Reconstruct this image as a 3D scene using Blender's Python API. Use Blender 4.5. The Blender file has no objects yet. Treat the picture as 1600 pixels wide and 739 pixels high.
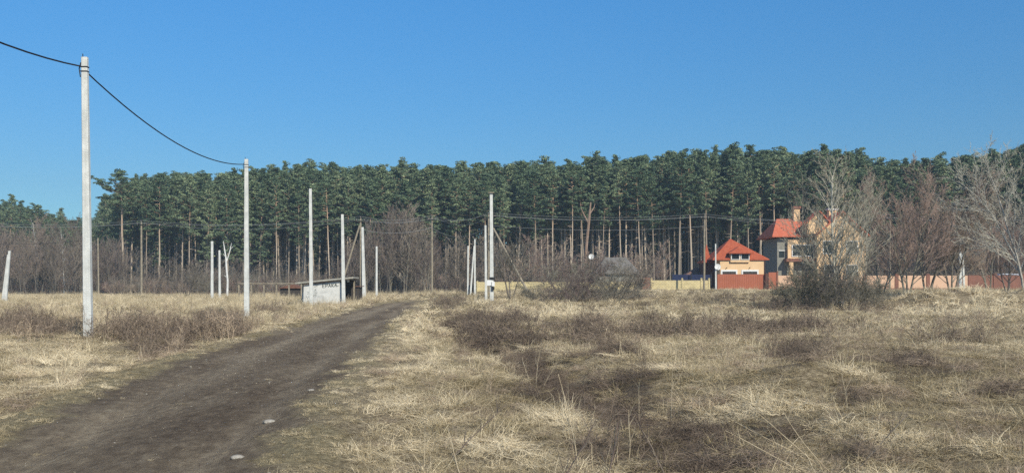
import bpy, math, random
import numpy as np
from mathutils import Vector, Matrix

R = random.Random(7)
rng = np.random.default_rng(11)
rad = math.radians
sc = bpy.context.scene
COL = sc.collection

# ------------------------------------------------------------------ camera
F = 1500.0; HZ = 450.0; CH = 1.6
cam_d = bpy.data.cameras.new('camera'); cam = bpy.data.objects.new('camera', cam_d); COL.objects.link(cam)
cam.location = (0, 0, CH); cam.rotation_euler = (rad(90), 0, 0)
cam_d.sensor_width = 36; cam_d.sensor_fit = 'HORIZONTAL'; cam_d.lens = 36*F/1600
cam_d.shift_y = (HZ-369.5)/1600; cam_d.clip_start = 0.1; cam_d.clip_end = 6000
sc.camera = cam

# ------------------------------------------------------------------ light
SUN_EL = 37.0
sdir = Vector((0.48, -0.88, 0)).normalized()
sun_az = math.atan2(sdir.x, sdir.y)
w = bpy.data.worlds.new('World'); sc.world = w; w.use_nodes = True
nt = w.node_tree; nt.nodes.clear()
sky = nt.nodes.new('ShaderNodeTexSky'); sky.sky_type = 'NISHITA'; sky.sun_disc = False
sky.sun_elevation = rad(SUN_EL); sky.sun_rotation = sun_az
sky.altitude = 0; sky.air_density = 1.0; sky.dust_density = 0.25; sky.ozone_density = 3.0
hs = nt.nodes.new('ShaderNodeHueSaturation'); hs.inputs['Saturation'].default_value = 1.0; hs.inputs['Value'].default_value = 1.0
bg = nt.nodes.new('ShaderNodeBackground'); bg.inputs['Strength'].default_value = 0.115
wo = nt.nodes.new('ShaderNodeOutputWorld')
tcw = nt.nodes.new('ShaderNodeTexCoord'); sw = nt.nodes.new('ShaderNodeSeparateXYZ'); nt.links.new(tcw.outputs['Generated'], sw.inputs[0])
rw = nt.nodes.new('ShaderNodeValToRGB'); nt.links.new(sw.outputs[2], rw.inputs[0]); ew = rw.color_ramp.elements
ew[0].position = .10; ew[0].color = (.38, .64, .80, 1); ew[1].position = .30; ew[1].color = (.36, .88, 1.20, 1); kw = ew.new(.19); kw.color = (.36, .74, .97, 1); kw = ew.new(.6); kw.color = (.8, 1.0, 1.15, 1)
mw = nt.nodes.new('ShaderNodeMix'); mw.data_type = 'RGBA'; mw.blend_type = 'MULTIPLY'; mw.inputs[0].default_value = 1
nt.links.new(sky.outputs[0], mw.inputs[6]); nt.links.new(rw.outputs[0], mw.inputs[7])
nt.links.new(mw.outputs[2], hs.inputs['Color']); nt.links.new(hs.outputs[0], bg.inputs[0]); nt.links.new(bg.outputs[0], wo.inputs[0])
sl = bpy.data.lights.new('sun', 'SUN'); sl.energy = 4.75; sl.angle = rad(0.55); sl.color = (1.0, 0.925, 0.775)
so = bpy.data.objects.new('sun', sl); COL.objects.link(so)
so.rotation_euler = Vector((sdir.x*math.cos(rad(SUN_EL)), sdir.y*math.cos(rad(SUN_EL)), math.sin(rad(SUN_EL)))).to_track_quat('Z', 'Y').to_euler()
so.location = (20, -30, 40)
sc.view_settings.view_transform = 'Standard'; sc.view_settings.look = 'None'
sc.view_settings.exposure = 0.0; sc.view_settings.gamma = 1.0
sc.render.engine = 'CYCLES'
sc.cycles.max_bounces = 5; sc.cycles.diffuse_bounces = 3; sc.cycles.glossy_bounces = 2
sc.cycles.transparent_max_bounces = 8; sc.cycles.transmission_bounces = 2; sc.cycles.volume_bounces = 0
sc.cycles.use_denoising = False

# ------------------------------------------------------------------ noise and ground height
def _h(ix, iy, s):
    n = (ix.astype(np.int64)*374761393 + iy.astype(np.int64)*668265263 + s*974634777) & 0x7fffffff
    n = ((n ^ (n >> 13))*1274126177) & 0x7fffffff
    n = (n ^ (n >> 16)) & 0xffff
    return n/65535.0
def vnoise(x, y, s=0):
    x = np.asarray(x, float); y = np.asarray(y, float)
    ix = np.floor(x); iy = np.floor(y); fx = x-ix; fy = y-iy
    fx = fx*fx*(3-2*fx); fy = fy*fy*(3-2*fy)
    a = _h(ix, iy, s); b = _h(ix+1, iy, s); c = _h(ix, iy+1, s); d = _h(ix+1, iy+1, s)
    return (a*(1-fx)+b*fx)*(1-fy)+(c*(1-fx)+d*fx)*fy
def fbm(x, y, s=0, o=4):
    v = 0; a = .5; t = 0
    for k in range(o):
        v = v+a*vnoise(x*2**k+k*17.3, y*2**k-k*9.1, s+k); t += a; a *= .5
    return v/t
def sstep(a, b, x):
    t = np.clip((x-a)/(b-a), 0, 1); return t*t*(3-2*t)
RYL = np.array([-20, 6, 10, 14.5, 21.8, 36.9, 60, 85, 110, 140.]); RXL = np.array([-3.2, -4.85, -5.35, -6.25, -7.3, -8.8, -10.3, -11.0, -9, -2.0])
RYR = np.array([-20, 6, 8.3, 12.6, 21.8, 40, 65, 85, 110, 140.]); RXR = np.array([0.0, -1.95, -2.25, -2.7, -3.6, -5.1, -7.1, -7.9, -5, 2.0])
def road_u(x, y):
    """-1 left edge, +1 right edge"""
    l = np.interp(y, RYL, RXL); r = np.interp(y, RYR, RXR)
    return (x-(l+r)/2)/((r-l)/2)
def base_z(y, x=0.):
    k = .38+.62*sstep(-30, -2, np.asarray(x)*1.0-.06*np.asarray(y))
    return 0.28*sstep(48, 85, y)*k+1.05*sstep(72, 138, y)*k
def height(x, y):
    x = np.asarray(x, float); y = np.asarray(y, float)
    z = base_z(y, x)
    u = road_u(x, y); on = 1-sstep(1.0, 1.7, np.abs(u))
    on = on*sstep(-30, 0, y)*(1-sstep(100, 130, y))
    rough = (fbm(x/7, y/7, 3)-.5)*.34+(fbm(x/1.6, y/1.6, 9)-.5)*.20+(fbm(x/.4, y/.4, 15, 2)-.5)*.05
    fade = 1-.7*sstep(110, 160, y)
    z = z+rough*fade*(1-on)
    ruts = -.075*np.exp(-((np.abs(u+(fbm(x*0, y/6, 23, 2)-.5)*.25)-.55)/.17)**2)+(fbm(x/.5, y/1.2, 21, 3)-.5)*.06+(fbm(x/.16, y/.8, 25, 2)-.5)*.022
    z = z+on*ruts
    z = z+.06*np.exp(-((np.abs(u)-1.25)/.2)**2)*sstep(-30, 0, y)*(1-sstep(80, 110, y))
    # ditch right of the road
    dc = np.interp(y, [4, 9, 14, 20, 30, 45, 62, 80], [5, 3.2, 1.8, 0.7, -1.2, -3.2, -5.0, -6.5])
    z = z-.38*np.exp(-((x-dc)/.9)**2)*sstep(9, 14, y)*(1-sstep(50, 70, y))
    # heap of earth under straw at the right
    m = np.exp(-(((y-66)/6.5)**2))*sstep(24.5, 29, x)*(1-sstep(55, 65, x))
    z = z+m*(1.05+.9*(fbm(x/4, y/3, 31)-.5)+.9*(fbm(x/1.1, y/1.1, 33)-.5))
    z = z+.35*np.exp(-((x-4.6)/1.0)**2-((y-15.5)/.8)**2)
    return z
def gz(x, y): return float(height(np.array([x]), np.array([y]))[0])
def topx(x, y, z):
    return 800+F*x/np.maximum(y, .5), HZ+F*(CH-z)/np.maximum(y, .5)
def PX(px, Y): return (px-800)/F*Y
def PZ(py, Y): return CH+(HZ-py)/F*Y

# zones (patches of vegetation on the field), photo places carried to the ground
DARK = [(735,503,42,17,.95),(822,556,48,24,1),(905,602,60,28,.95),(975,655,90,34,.95),(930,700,90,38,.75),(1120,700,150,38,.8),(1240,668,90,30,.6),(1010,520,90,12,.6),(255,550,95,36,.95),(60,522,80,24,.75),(150,600,95,18,.6),(350,520,50,24,.95),(430,500,40,14,.45),(700,476,34,14,.9),
        (780,528,65,26,.95),(860,590,60,35,.85),(985,612,60,38,1),(900,520,110,26,.55),(1085,650,150,55,.85),(1010,705,120,36,.7),
        (1330,705,80,40,.9),(1430,580,130,28,.7),(1250,560,90,22,.55),(1330,635,90,22,.35),(1080,520,120,14,.75),(1480,540,110,18,.5),
        (1180,514,190,7,.8),(1500,472,42,13,1),(930,470,110,12,.6),(1560,690,70,45,.55),(715,545,26,14,.6),(980,560,70,20,.45),
        (1130,472,170,13,.65),(1240,480,90,14,.9),(1370,485,70,20,.7),(690,470,40,12,.7),(60,640,70,16,.4),(1560,615,60,28,.6),(1200,600,70,16,.4)]
LIGHT = [(90,570,110,22,1),(870,490,150,10,1),(1180,497,140,7,.9),(1500,480,130,22,.9),(860,650,80,35,.8),(620,330,0.1,.1,0),
         (700,610,90,70,.45),(520,650,60,80,.35),(1180,620,90,18,.4),(1320,600,60,12,.6),(1540,570,60,10,.4),(640,510,40,30,.8),(1000,535,60,8,.4)]
def ell(px, py, L):
    v = np.zeros_like(px)
    for cx, cy, rx, ry, a in L:
        v = np.maximum(v, a*np.exp(-(((px-cx)/rx)**2+((py-cy)/ry)**2)*1.1))
    return v
def zones(x, y):
    z0 = base_z(y, x); px, py = topx(x, y, z0)
    n1 = fbm(x/2.2, y/2.2, 41); n2 = fbm(x/.7, y/.7, 45); n3 = fbm(x/9, y/9, 49)
    u = np.abs(road_u(x, y)); left = x < np.interp(y, RYL, RXL)
    d = ell(px, py, DARK); l = ell(px, py, LIGHT)
    dark = sstep(.42, .62, d*.78+(n1-.5)*1.05+(n2-.5)*.45+.07+np.where(left, .05, 0.04)-l*.55)
    verge = 1-sstep(1.15, 1.9, u)
    dark = dark*(1-verge)
    light = sstep(.35, .65, l*.8+(n1-.5)*.5+.1)*(1-dark*.8)
    road = 1-sstep(.86, 1.12, u+(n2-.5)*.55+(fbm(x/.25, y/.25, 53, 2)-.5)*.25)
    road = road*(1-sstep(80, 98, y+(n1-.5)*20))
    green = sstep(.45, .7, verge*.42+(n3-.5)*.8+(n2-.5)*.5+.22)
    return road, dark, light, green

# ------------------------------------------------------------------ materials
def mat(name, c, rough=.85, c2=None, scale=6., bump=0., bscale=40., detail=6., metal=0., var=0., spec=.3, c3=None):
    m = bpy.data.materials.new(name); m.use_nodes = True
    t = m.node_tree; b = t.nodes['Principled BSDF']
    b.inputs['Roughness'].default_value = rough; b.inputs['Metallic'].default_value = metal
    b.inputs['Specular IOR Level'].default_value = spec
    tc = t.nodes.new('ShaderNodeTexCoord')
    out = None
    if c2 is not None:
        n = t.nodes.new('ShaderNodeTexNoise'); n.inputs['Scale'].default_value = scale; n.inputs['Detail'].default_value = detail
        n.inputs['Roughness'].default_value = .65
        t.links.new(tc.outputs['Object'], n.inputs['Vector'])
        r = t.nodes.new('ShaderNodeValToRGB'); e = r.color_ramp.elements
        e[0].position = .34; e[0].color = (*c, 1); e[1].position = .66; e[1].color = (*c2, 1)
        if c3: k = e.new(.5); k.color = (*c3, 1)
        t.links.new(n.outputs['Fac'], r.inputs[0]); out = r.outputs[0]
    else:
        rgb = t.nodes.new('ShaderNodeRGB'); rgb.outputs[0].default_value = (*c, 1); out = rgb.outputs[0]
    if var > 0:
        oi = t.nodes.new('ShaderNodeObjectInfo'); mr = t.nodes.new('ShaderNodeMapRange')
        mr.inputs['To Min'].default_value = 1-var; mr.inputs['To Max'].default_value = 1+var
        t.links.new(oi.outputs['Random'], mr.inputs['Value'])
        h = t.nodes.new('ShaderNodeHueSaturation'); t.links.new(mr.outputs[0], h.inputs['Value']); t.links.new(out, h.inputs['Color'])
        m2 = t.nodes.new('ShaderNodeMath'); m2.operation = 'MULTIPLY_ADD'; m2.inputs[1].default_value = .05; m2.inputs[2].default_value = .475
        t.links.new(oi.outputs['Random'], m2.inputs[0]); t.links.new(m2.outputs[0], h.inputs['Hue'])
        out = h.outputs[0]
    t.links.new(out, b.inputs['Base Color'])
    if bump > 0:
        n = t.nodes.new('ShaderNodeTexNoise'); n.inputs['Scale'].default_value = bscale; n.inputs['Detail'].default_value = 5
        t.links.new(tc.outputs['Object'], n.inputs['Vector'])
        bp = t.nodes.new('ShaderNodeBump'); bp.inputs['Strength'].default_value = bump; bp.inputs['Distance'].default_value = .05
        t.links.new(n.outputs['Fac'], bp.inputs['Height']); t.links.new(bp.outputs[0], b.inputs['Normal'])
    return m

def ground_material():
    m = bpy.data.materials.new('field_soil'); m.use_nodes = True; t = m.node_tree; b = t.nodes['Principled BSDF']
    b.inputs['Roughness'].default_value = .95; b.inputs['Specular IOR Level'].default_value = .1
    N = t.nodes.new; L = t.links.new
    tc = N('ShaderNodeTexCoord'); at = N('ShaderNodeAttribute'); at.attribute_name = 'zone'
    sep = N('ShaderNodeSeparateColor'); L(at.outputs['Color'], sep.inputs[0])
    def noise(s, d=6, r=.65, stretch=None):
        n = N('ShaderNodeTexNoise'); n.inputs['Scale'].default_value = s; n.inputs['Detail'].default_value = d; n.inputs['Roughness'].default_value = r
        if stretch:
            mp = N('ShaderNodeMapping'); mp.inputs['Scale'].default_value = stretch[0]; mp.inputs['Rotation'].default_value = (0, 0, stretch[1])
            L(tc.outputs['Object'], mp.inputs[0]); L(mp.outputs[0], n.inputs['Vector'])
        else: L(tc.outputs['Object'], n.inputs['Vector'])
        return n
    def ramp(src, stops):
        r = N('ShaderNodeValToRGB'); e = r.color_ramp.elements
        while len(e) < len(stops): e.new(.5)
        for k, (p, c) in enumerate(stops): e[k].position = p; e[k].color = (*c, 1)
        L(src, r.inputs[0]); return r.outputs[0]
    def mix(f, a, c):
        x = N('ShaderNodeMix'); x.data_type = 'RGBA'; L(f, x.inputs[0]); L(a, x.inputs[6]); L(c, x.inputs[7]); return x.outputs[2]
    n1 = noise(14, 8, .75); n2 = noise(2.2, 6, .6); nf = noise(60, 4, .7)
    straw = ramp(n1.outputs[0], [(.32, (.10, .074, .048)), (.45, (.25, .195, .120)), (.57, (.44, .355, .225)), (.70, (.62, .52, .34))])
    darkc = ramp(n1.outputs[0], [(.32, (.060, .045, .032)), (.5, (.14, .108, .076)), (.7, (.27, .21, .145))])
    greenc = ramp(n1.outputs[0], [(.30, (.14, .115, .060)), (.5, (.31, .262, .145)), (.7, (.52, .44, .26))])
    nr = noise(9, 9, .72, ((1.0, .35, 1), .12)); nr2 = noise(.9, 5, .6, ((1.0, .22, 1), .12))
    roadc = ramp(nr.outputs[0], [(.30, (.080, .059, .040)), (.5, (.155, .118, .082)), (.66, (.235, .183, .128)), (.8, (.38, .305, .21))])
    roadp = ramp(nr.outputs[0], [(.30, (.18, .142, .10)), (.5, (.32, .257, .178)), (.7, (.48, .40, .275))])
    mr = N('ShaderNodeMapRange'); mr.inputs['From Min'].default_value = .44; mr.inputs['From Max'].default_value = .62; L(nr2.outputs[0], mr.inputs[0])
    ml = N('ShaderNodeMath'); ml.operation = 'MULTIPLY_ADD'; ml.inputs[1].default_value = .75; L(at.outputs['Alpha'], ml.inputs[0]); m4 = N('ShaderNodeMath'); m4.operation = 'MULTIPLY'; m4.inputs[1].default_value = .45; L(mr.outputs[0], m4.inputs[0]); L(m4.outputs[0], ml.inputs[2]); ml.use_clamp = True
    roadm = mix(ml.outputs[0], roadc, roadp)
    c = mix(sep.outputs[2], straw, greenc)
    c = mix(sep.outputs[1], c, darkc)
    c = mix(sep.outputs[0], c, roadm)
    L(c, b.inputs['Base Color'])
    bp = N('ShaderNodeBump'); bp.inputs['Strength'].default_value = .9; bp.inputs['Distance'].default_value = .05
    ad = N('ShaderNodeMath'); ad.operation = 'ADD'; L(n1.outputs[0], ad.inputs[0]); L(nf.outputs[0], ad.inputs[1])
    L(ad.outputs[0], bp.inputs['Height']); L(bp.outputs[0], b.inputs['Normal'])
    return m

def tint_material(name, cols, rough=.8, trans=0.0):
    """blades: colour from the instance's own tint value plus random"""
    m = bpy.data.materials.new(name); m.use_nodes = True; t = m.node_tree; b = t.nodes['Principled BSDF']
    N = t.nodes.new; L = t.links.new
    b.inputs['Roughness'].default_value = rough; b.inputs['Specular IOR Level'].default_value = .15
    oi = N('ShaderNodeObjectInfo'); at = N('ShaderNodeAttribute'); at.attribute_type = 'INSTANCER'; at.attribute_name = 'tint'
    geo = N('ShaderNodeNewGeometry')
    a1 = N('ShaderNodeMath'); a1.operation = 'MULTIPLY_ADD'; a1.inputs[1].default_value = .52; L(geo.outputs['Random Per Island'], a1.inputs[0]); a0_ = N('ShaderNodeMath'); a0_.operation = 'SUBTRACT'; L(at.outputs['Fac'], a0_.inputs[0]); a0_.inputs[1].default_value = .15; L(a0_.outputs[0], a1.inputs[2])
    r = N('ShaderNodeValToRGB'); e = r.color_ramp.elements
    while len(e) < len(cols): e.new(.5)
    for k, (p, c) in enumerate(cols): e[k].position = p; e[k].color = (*c, 1)
    L(a1.outputs[0], r.inputs[0])
    mr = N('ShaderNodeMapRange'); mr.inputs['To Min'].default_value = .72; mr.inputs['To Max'].default_value = 1.25
    L(oi.outputs['Random'], mr.inputs['Value'])
    h = N('ShaderNodeHueSaturation'); L(r.outputs[0], h.inputs['Color']); L(mr.outputs[0], h.inputs['Value'])
    L(h.outputs[0], b.inputs['Base Color'])
    return m

M = {}
M['ground'] = ground_material()
M['grass'] = tint_material('dry_grass', [(0, (.80, .68, .47)), (.25, (.56, .465, .30)), (.5, (.40, .325, .200)), (.70, (.33, .268, .150)), (1, (.17, .130, .082))])
M['weed'] = tint_material('dead_weed', [(0, (.54, .42, .29)), (.4, (.36, .28, .205)), (.7, (.24, .185, .138)), (1, (.13, .100, .078))])
M['concrete'] = mat('pale_concrete', (.50, .51, .48), .9, (.68, .68, .64), 3.0, .25, 30, var=.05)
def concrete():
    m = mat('pale_concrete', (.53, .54, .51), .9, (.72, .72, .68), 3.0, .35, 30); t = m.node_tree; b = t.nodes['Principled BSDF']; N = t.nodes.new; L = t.links.new
    base = b.inputs['Base Color'].links[0].from_socket; tc = N('ShaderNodeTexCoord'); mp = N('ShaderNodeMapping'); mp.inputs['Scale'].default_value = (14, 14, .7); L(tc.outputs['Object'], mp.inputs[0])
    n = N('ShaderNodeTexNoise'); n.inputs['Scale'].default_value = 1; n.inputs['Detail'].default_value = 7; L(mp.outputs[0], n.inputs['Vector']); mr = N('ShaderNodeMapRange'); mr.inputs['From Min'].default_value = .3; mr.inputs['From Max'].default_value = .6; mr.inputs['To Min'].default_value = .86; mr.inputs['To Max'].default_value = 1.03; L(n.outputs[0], mr.inputs[0])
    h = N('ShaderNodeHueSaturation'); L(base, h.inputs['Color']); L(mr.outputs[0], h.inputs['Value']); L(h.outputs[0], b.inputs['Base Color']); return m
M['concrete'] = concrete()
M['whitewash'] = mat('weathered_whitewash', (.42, .42, .40), .9, (.66, .66, .63), 1.6, .2, 12, c3=(.60, .60, .57))
M['grey_wood'] = mat('grey_pole_wood', (.20, .17, .125), .9, (.36, .31, .23), 5, .3, 25)
M['pine_bark'] = None
M['bark_pale'] = mat('pale_bark', (.30, .275, .22), .9, (.56, .53, .44), 4, 0, var=.15)
M['bark_grey'] = mat('grey_bark', (.12, .106, .084), .9, (.25, .225, .18), 4, 0, var=.2)
M['bark_mid'] = mat('grey_brown_bark', (.19, .170, .130), .9, (.38, .345, .275), 4, 0, var=.1)
M['bark_brown'] = mat('brown_bark', (.14, .11, .09), .9, (.27, .215, .175), 4, 0, var=.2)
M['bark_red'] = mat('reddish_twigs', (.25, .18, .14), .9, (.44, .335, .265), 4, 0, var=.15)
M['bark_dark'] = mat('dark_twigs', (.10, .092, .068), .9, (.21, .19, .142), 4, 0, var=.2)
M['stalk'] = mat('straw_stalk', (.38, .30, .19), .9, (.62, .52, .36), 9, 0)
M['birch'] = mat('white_bark', (.55, .55, .52), .8, (.82, .82, .79), 6, 0)
M['stub'] = mat('broken_wood', (.20, .135, .095), .9, (.36, .25, .185), 4, 0)
M['dark_metal'] = mat('dark_metal', (.03, .03, .032), .55, metal=.3)
M['cable'] = mat('black_cable', (.012, .013, .02), .6)
M['wire'] = mat('bare_aluminium_wire', (.30, .31, .31), .5, metal=.2)
M['insul'] = mat('glazed_insulator', (.25, .22, .2), .3)
M['white_paint'] = mat('white_paint', (.72, .72, .70), .6, (.8, .8, .78), 5)
M['glass'] = mat('window_glass', (.02, .022, .025), .08, spec=.6)
M['stone'] = mat('pale_stone', (.20, .18, .15), .9, (.42, .39, .34), 6, .4, 30)

def pine_bark():
    m = bpy.data.materials.new('pine_bark'); m.use_nodes = True; t = m.node_tree; b = t.nodes['Principled BSDF']
    N = t.nodes.new; L = t.links.new
    b.inputs['Roughness'].default_value = .9; b.inputs['Specular IOR Level'].default_value = .1
    tc = N('ShaderNodeTexCoord'); s = N('ShaderNodeSeparateXYZ'); L(tc.outputs['Object'], s.inputs[0])
    n = N('ShaderNodeTexNoise'); n.inputs['Scale'].default_value = 1.2; n.inputs['Detail'].default_value = 5; L(tc.outputs['Object'], n.inputs['Vector'])
    ma = N('ShaderNodeMath'); ma.operation = 'MULTIPLY_ADD'; ma.inputs[1].default_value = 9; L(n.outputs[0], ma.inputs[0]); L(s.outputs[2], ma.inputs[2])
    r = N('ShaderNodeValToRGB'); e = r.color_ramp.elements
    mr = N('ShaderNodeMapRange'); mr.inputs['From Min'].default_value = 4; mr.inputs['From Max'].default_value = 26; L(ma.outputs[0], mr.inputs[0])
    e[0].position = .1; e[0].color = (.34, .295, .235, 1); e[1].position = .9; e[1].color = (.43, .29, .19, 1)
    k = e.new(.45); k.color = (.43, .355, .275, 1)
    L(mr.outputs[0], r.inputs[0])
    oi = N('ShaderNodeObjectInfo'); m2 = N('ShaderNodeMapRange'); m2.inputs['To Min'].default_value = .65; m2.inputs['To Max'].default_value = 1.45; L(oi.outputs['Random'], m2.inputs[0])
    h = N('ShaderNodeHueSaturation'); L(r.outputs[0], h.inputs['Color']); L(m2.outputs[0], h.inputs['Value']); L(h.outputs[0], b.inputs['Base Color'])
    return m
M['pine_bark'] = pine_bark()
def needle_material():
    m = bpy.data.materials.new('pine_needles'); m.use_nodes = True; t = m.node_tree; b = t.nodes['Principled BSDF']
    N = t.nodes.new; L = t.links.new
    b.inputs['Roughness'].default_value = .7; b.inputs['Specular IOR Level'].default_value = .25
    geo = N('ShaderNodeNewGeometry'); tc = N('ShaderNodeTexCoord')
    n = N('ShaderNodeTexNoise'); n.inputs['Scale'].default_value = .7; n.inputs['Detail'].default_value = 3; L(tc.outputs['Object'], n.inputs['Vector'])
    ma = N('ShaderNodeMath'); ma.operation = 'MULTIPLY_ADD'; ma.inputs[1].default_value = .35; L(geo.outputs['Random Per Island'], ma.inputs[0]); L(n.outputs[0], ma.inputs[2])
    r = N('ShaderNodeValToRGB'); e = r.color_ramp.elements
    e[0].position = .35; e[0].color = (.036, .064, .038, 1); e[1].position = .95; e[1].color = (.25, .31, .16, 1)
    k = e.new(.65); k.color = (.105, .155, .086, 1)
    L(ma.outputs[0], r.inputs[0])
    oi = N('ShaderNodeObjectInfo'); m2 = N('ShaderNodeMapRange'); m2.inputs['To Min'].default_value = .7; m2.inputs['To Max'].default_value = 1.3; L(oi.outputs['Random'], m2.inputs[0])
    m3 = N('ShaderNodeMath'); m3.operation = 'MULTIPLY_ADD'; m3.inputs[1].default_value = -.05; m3.inputs[2].default_value = .525; L(oi.outputs['Random'], m3.inputs[0])
    h = N('ShaderNodeHueSaturation'); L(r.outputs[0], h.inputs['Color']); L(m2.outputs[0], h.inputs['Value']); L(m3.outputs[0], h.inputs['Hue']); L(h.outputs[0], b.inputs['Base Color'])
    return m
M['needles'] = needle_material()

# ------------------------------------------------------------------ mesh helpers
class MB:
    def __init__(s): s.v = []; s.f = []
    def poly(s, pts):
        k = len(s.v); s.v += [tuple(p) for p in pts]; s.f.append(tuple(range(k, k+len(pts))))
    def box(s, x0, x1, y0, y1, z0, z1):
        k = len(s.v)
        s.v += [(x0,y0,z0),(x1,y0,z0),(x1,y1,z0),(x0,y1,z0),(x0,y0,z1),(x1,y0,z1),(x1,y1,z1),(x0,y1,z1)]
        s.f += [tuple(k+i for i in q) for q in ((3,2,1,0),(4,5,6,7),(0,1,5,4),(1,2,6,5),(2,3,7,6),(3,0,4,7))]
        return s
    def prism(s, pts, y0, y1):
        """outline in xz (counter-clockwise seen from -y), extruded along y"""
        n = len(pts); k = len(s.v)
        s.v += [(p[0], y0, p[1]) for p in pts]+[(p[0], y1, p[1]) for p in pts]
        s.f.append(tuple(range(k, k+n))); s.f.append(tuple(range(k+2*n-1, k+n-1, -1)))
        for i in range(n):
            j = (i+1) % n; s.f.append((k+j, k+i, k+n+i, k+n+j))
        return s
    def hexa(s, a, b):
        """a, b: two quads (4 pts each), bottom and top"""
        k = len(s.v); s.v += [tuple(p) for p in a]+[tuple(p) for p in b]
        s.f += [tuple(k+i for i in q) for q in ((3,2,1,0),(4,5,6,7),(0,1,5,4),(1,2,6,5),(2,3,7,6),(3,0,4,7))]
        return s
    def tube(s, pts, rs, n=6, cap=True):
        k0 = len(s.v); P = [Vector(p) for p in pts]
        m = len(P); prev = None
        for i in range(m):
            d = (P[min(i+1, m-1)]-P[max(i-1, 0)])
            if d.length < 1e-9: d = Vector((0, 0, 1))
            d.normalize()
            if prev is None:
                a = d.cross(Vector((0.3, 1, 0.1))); 
                if a.length < 1e-3: a = d.cross(Vector((1, 0, 0)))
            else: a = prev-d*prev.dot(d)
            a.normalize(); prev = a; b = d.cross(a)
            r = rs[i] if hasattr(rs, '__len__') else rs
            for q in range(n):
                t = 2*math.pi*q/n; s.v.append(tuple(P[i]+a*(r*math.cos(t))+b*(r*math.sin(t))))
        for i in range(m-1):
            for q in range(n):
                q2 = (q+1) % n; s.f.append((k0+i*n+q, k0+i*n+q2, k0+(i+1)*n+q2, k0+(i+1)*n+q))
        if cap and n > 3:
            s.f.append(tuple(k0+q for q in range(n-1, -1, -1))); s.f.append(tuple(k0+(m-1)*n+q for q in range(n)))
        return s
    def mesh(s, name, m):
        me = bpy.data.meshes.new(name); me.from_pydata(s.v, [], s.f); me.update()
        if m: me.materials.append(m)
        return me
    def build(s, name, m, parent=None, loc=None, smooth=False):
        me = s.mesh(name, m)
        if smooth: me.polygons.foreach_set('use_smooth', [True]*len(me.polygons))
        o = bpy.data.objects.new(name, me); COL.objects.link(o)
        if parent: o.parent = parent
        if loc: o.location = loc
        return o
def tag(o, label=None, cat=None, group=None, kind=None):
    if label: o['label'] = label
    if cat: o['category'] = cat
    if group: o['group'] = group
    if kind: o['kind'] = kind
    return o
def empty(name, loc, rz=0, label=None, cat=None, group=None):
    o = bpy.data.objects.new(name, None); COL.objects.link(o); o.location = loc; o.rotation_euler.z = rz
    o.empty_display_size = .3
    return tag(o, label, cat, group)
def copy_tree(o, kids, loc, rz, scale, label=None, group=None, cat=None):
    r = o.copy(); COL.objects.link(r); r.location = loc; r.rotation_euler = (0, 0, rz); r.scale = scale
    tag(r, label, cat, group)
    for ch in kids:
        c = ch.copy(); COL.objects.link(c); c.parent = r
    return r
def np_mesh(name, V, Fq, m):
    """all-quads or all-tris mesh from arrays"""
    me = bpy.data.meshes.new(name); n = Fq.shape[1]
    me.vertices.add(len(V)); me.vertices.foreach_set('co', np.asarray(V, np.float32).ravel())
    me.loops.add(Fq.size); me.loops.foreach_set('vertex_index', Fq.astype(np.int32).ravel())
    me.polygons.add(len(Fq)); me.polygons.foreach_set('loop_start', np.arange(0, Fq.size, n, dtype=np.int32))
    try: me.polygons.foreach_set('loop_total', np.full(len(Fq), n, np.int32))
    except Exception: pass
    me.update(calc_edges=True); me.validate()
    if m: me.materials.append(m)
    return me

# ------------------------------------------------------------------ ground, road
def axis(lims):
    out = [lims[0][0]]
    for a, b, st0, st1 in lims:
        x = a
        while x < b-1e-6:
            t = (x-a)/(b-a); x += st0*(st1/st0)**t; out.append(min(x, b))
    return np.unique(np.round(out, 4))
ys = axis([(-1500, -30, 500, 30), (-30, 4, 8, .15), (4, 20, .07, .11), (20, 60, .12, .4), (60, 150, .4, 1.0), (150, 320, 1.2, 20), (320, 4000, 40, 700)])
xp = axis([(0, 12, .08, .14), (12, 45, .15, .5), (45, 120, .5, 4), (120, 300, 5, 30), (300, 4000, 60, 700)])
xs = np.unique(np.concatenate([-xp, xp]))
gx, gy = np.meshgrid(xs, ys)
H = height(gx.ravel(), gy.ravel())
V = np.stack([gx.ravel(), gy.ravel(), H], 1)
nx, ny = len(xs), len(ys)
ii = (np.arange(ny-1)[:, None]*nx+np.arange(nx-1)[None, :]).ravel()
Q = np.stack([ii, ii+1, ii+nx+1, ii+nx], 1)
rd, dk, lt, gr = zones(V[:, 0], V[:, 1])
onroad = (np.abs(road_u(V[:, 0], V[:, 1])) < 1.0) & (V[:, 1] > -30) & (V[:, 1] < 92)
qr = onroad[Q].sum(1) >= 3
def ground_part(name, sel, label):
    q = Q[sel]; used = np.unique(q); rm = np.zeros(len(V), np.int64); rm[used] = np.arange(len(used))
    me = np_mesh(name, V[used], rm[q], M['ground'])
    ca = me.color_attributes.new('zone', 'FLOAT_COLOR', 'POINT')
    uu = road_u(V[used, 0], V[used, 1]); wv = (fbm(V[used, 0]/1.2, V[used, 1]/5, 97, 3)-.5)*.5; tone = np.exp(-((uu+.38+wv)/.30)**2)+.75*np.exp(-((uu-.62+wv)/.14)**2)
    c = np.stack([rd[used], dk[used]*(.9-.3*lt[used]), gr[used]*.6, np.clip(tone, 0, 1)], 1).astype(np.float32)
    ca.data.foreach_set('color', c.ravel())
    me.polygons.foreach_set('use_smooth', [True]*len(me.polygons))
    o = bpy.data.objects.new(name, me); COL.objects.link(o); o['kind'] = 'structure'; o['label'] = label
    return o
ground_part('ground', ~qr, 'dry winter field of straw grass and bare soil')
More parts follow.
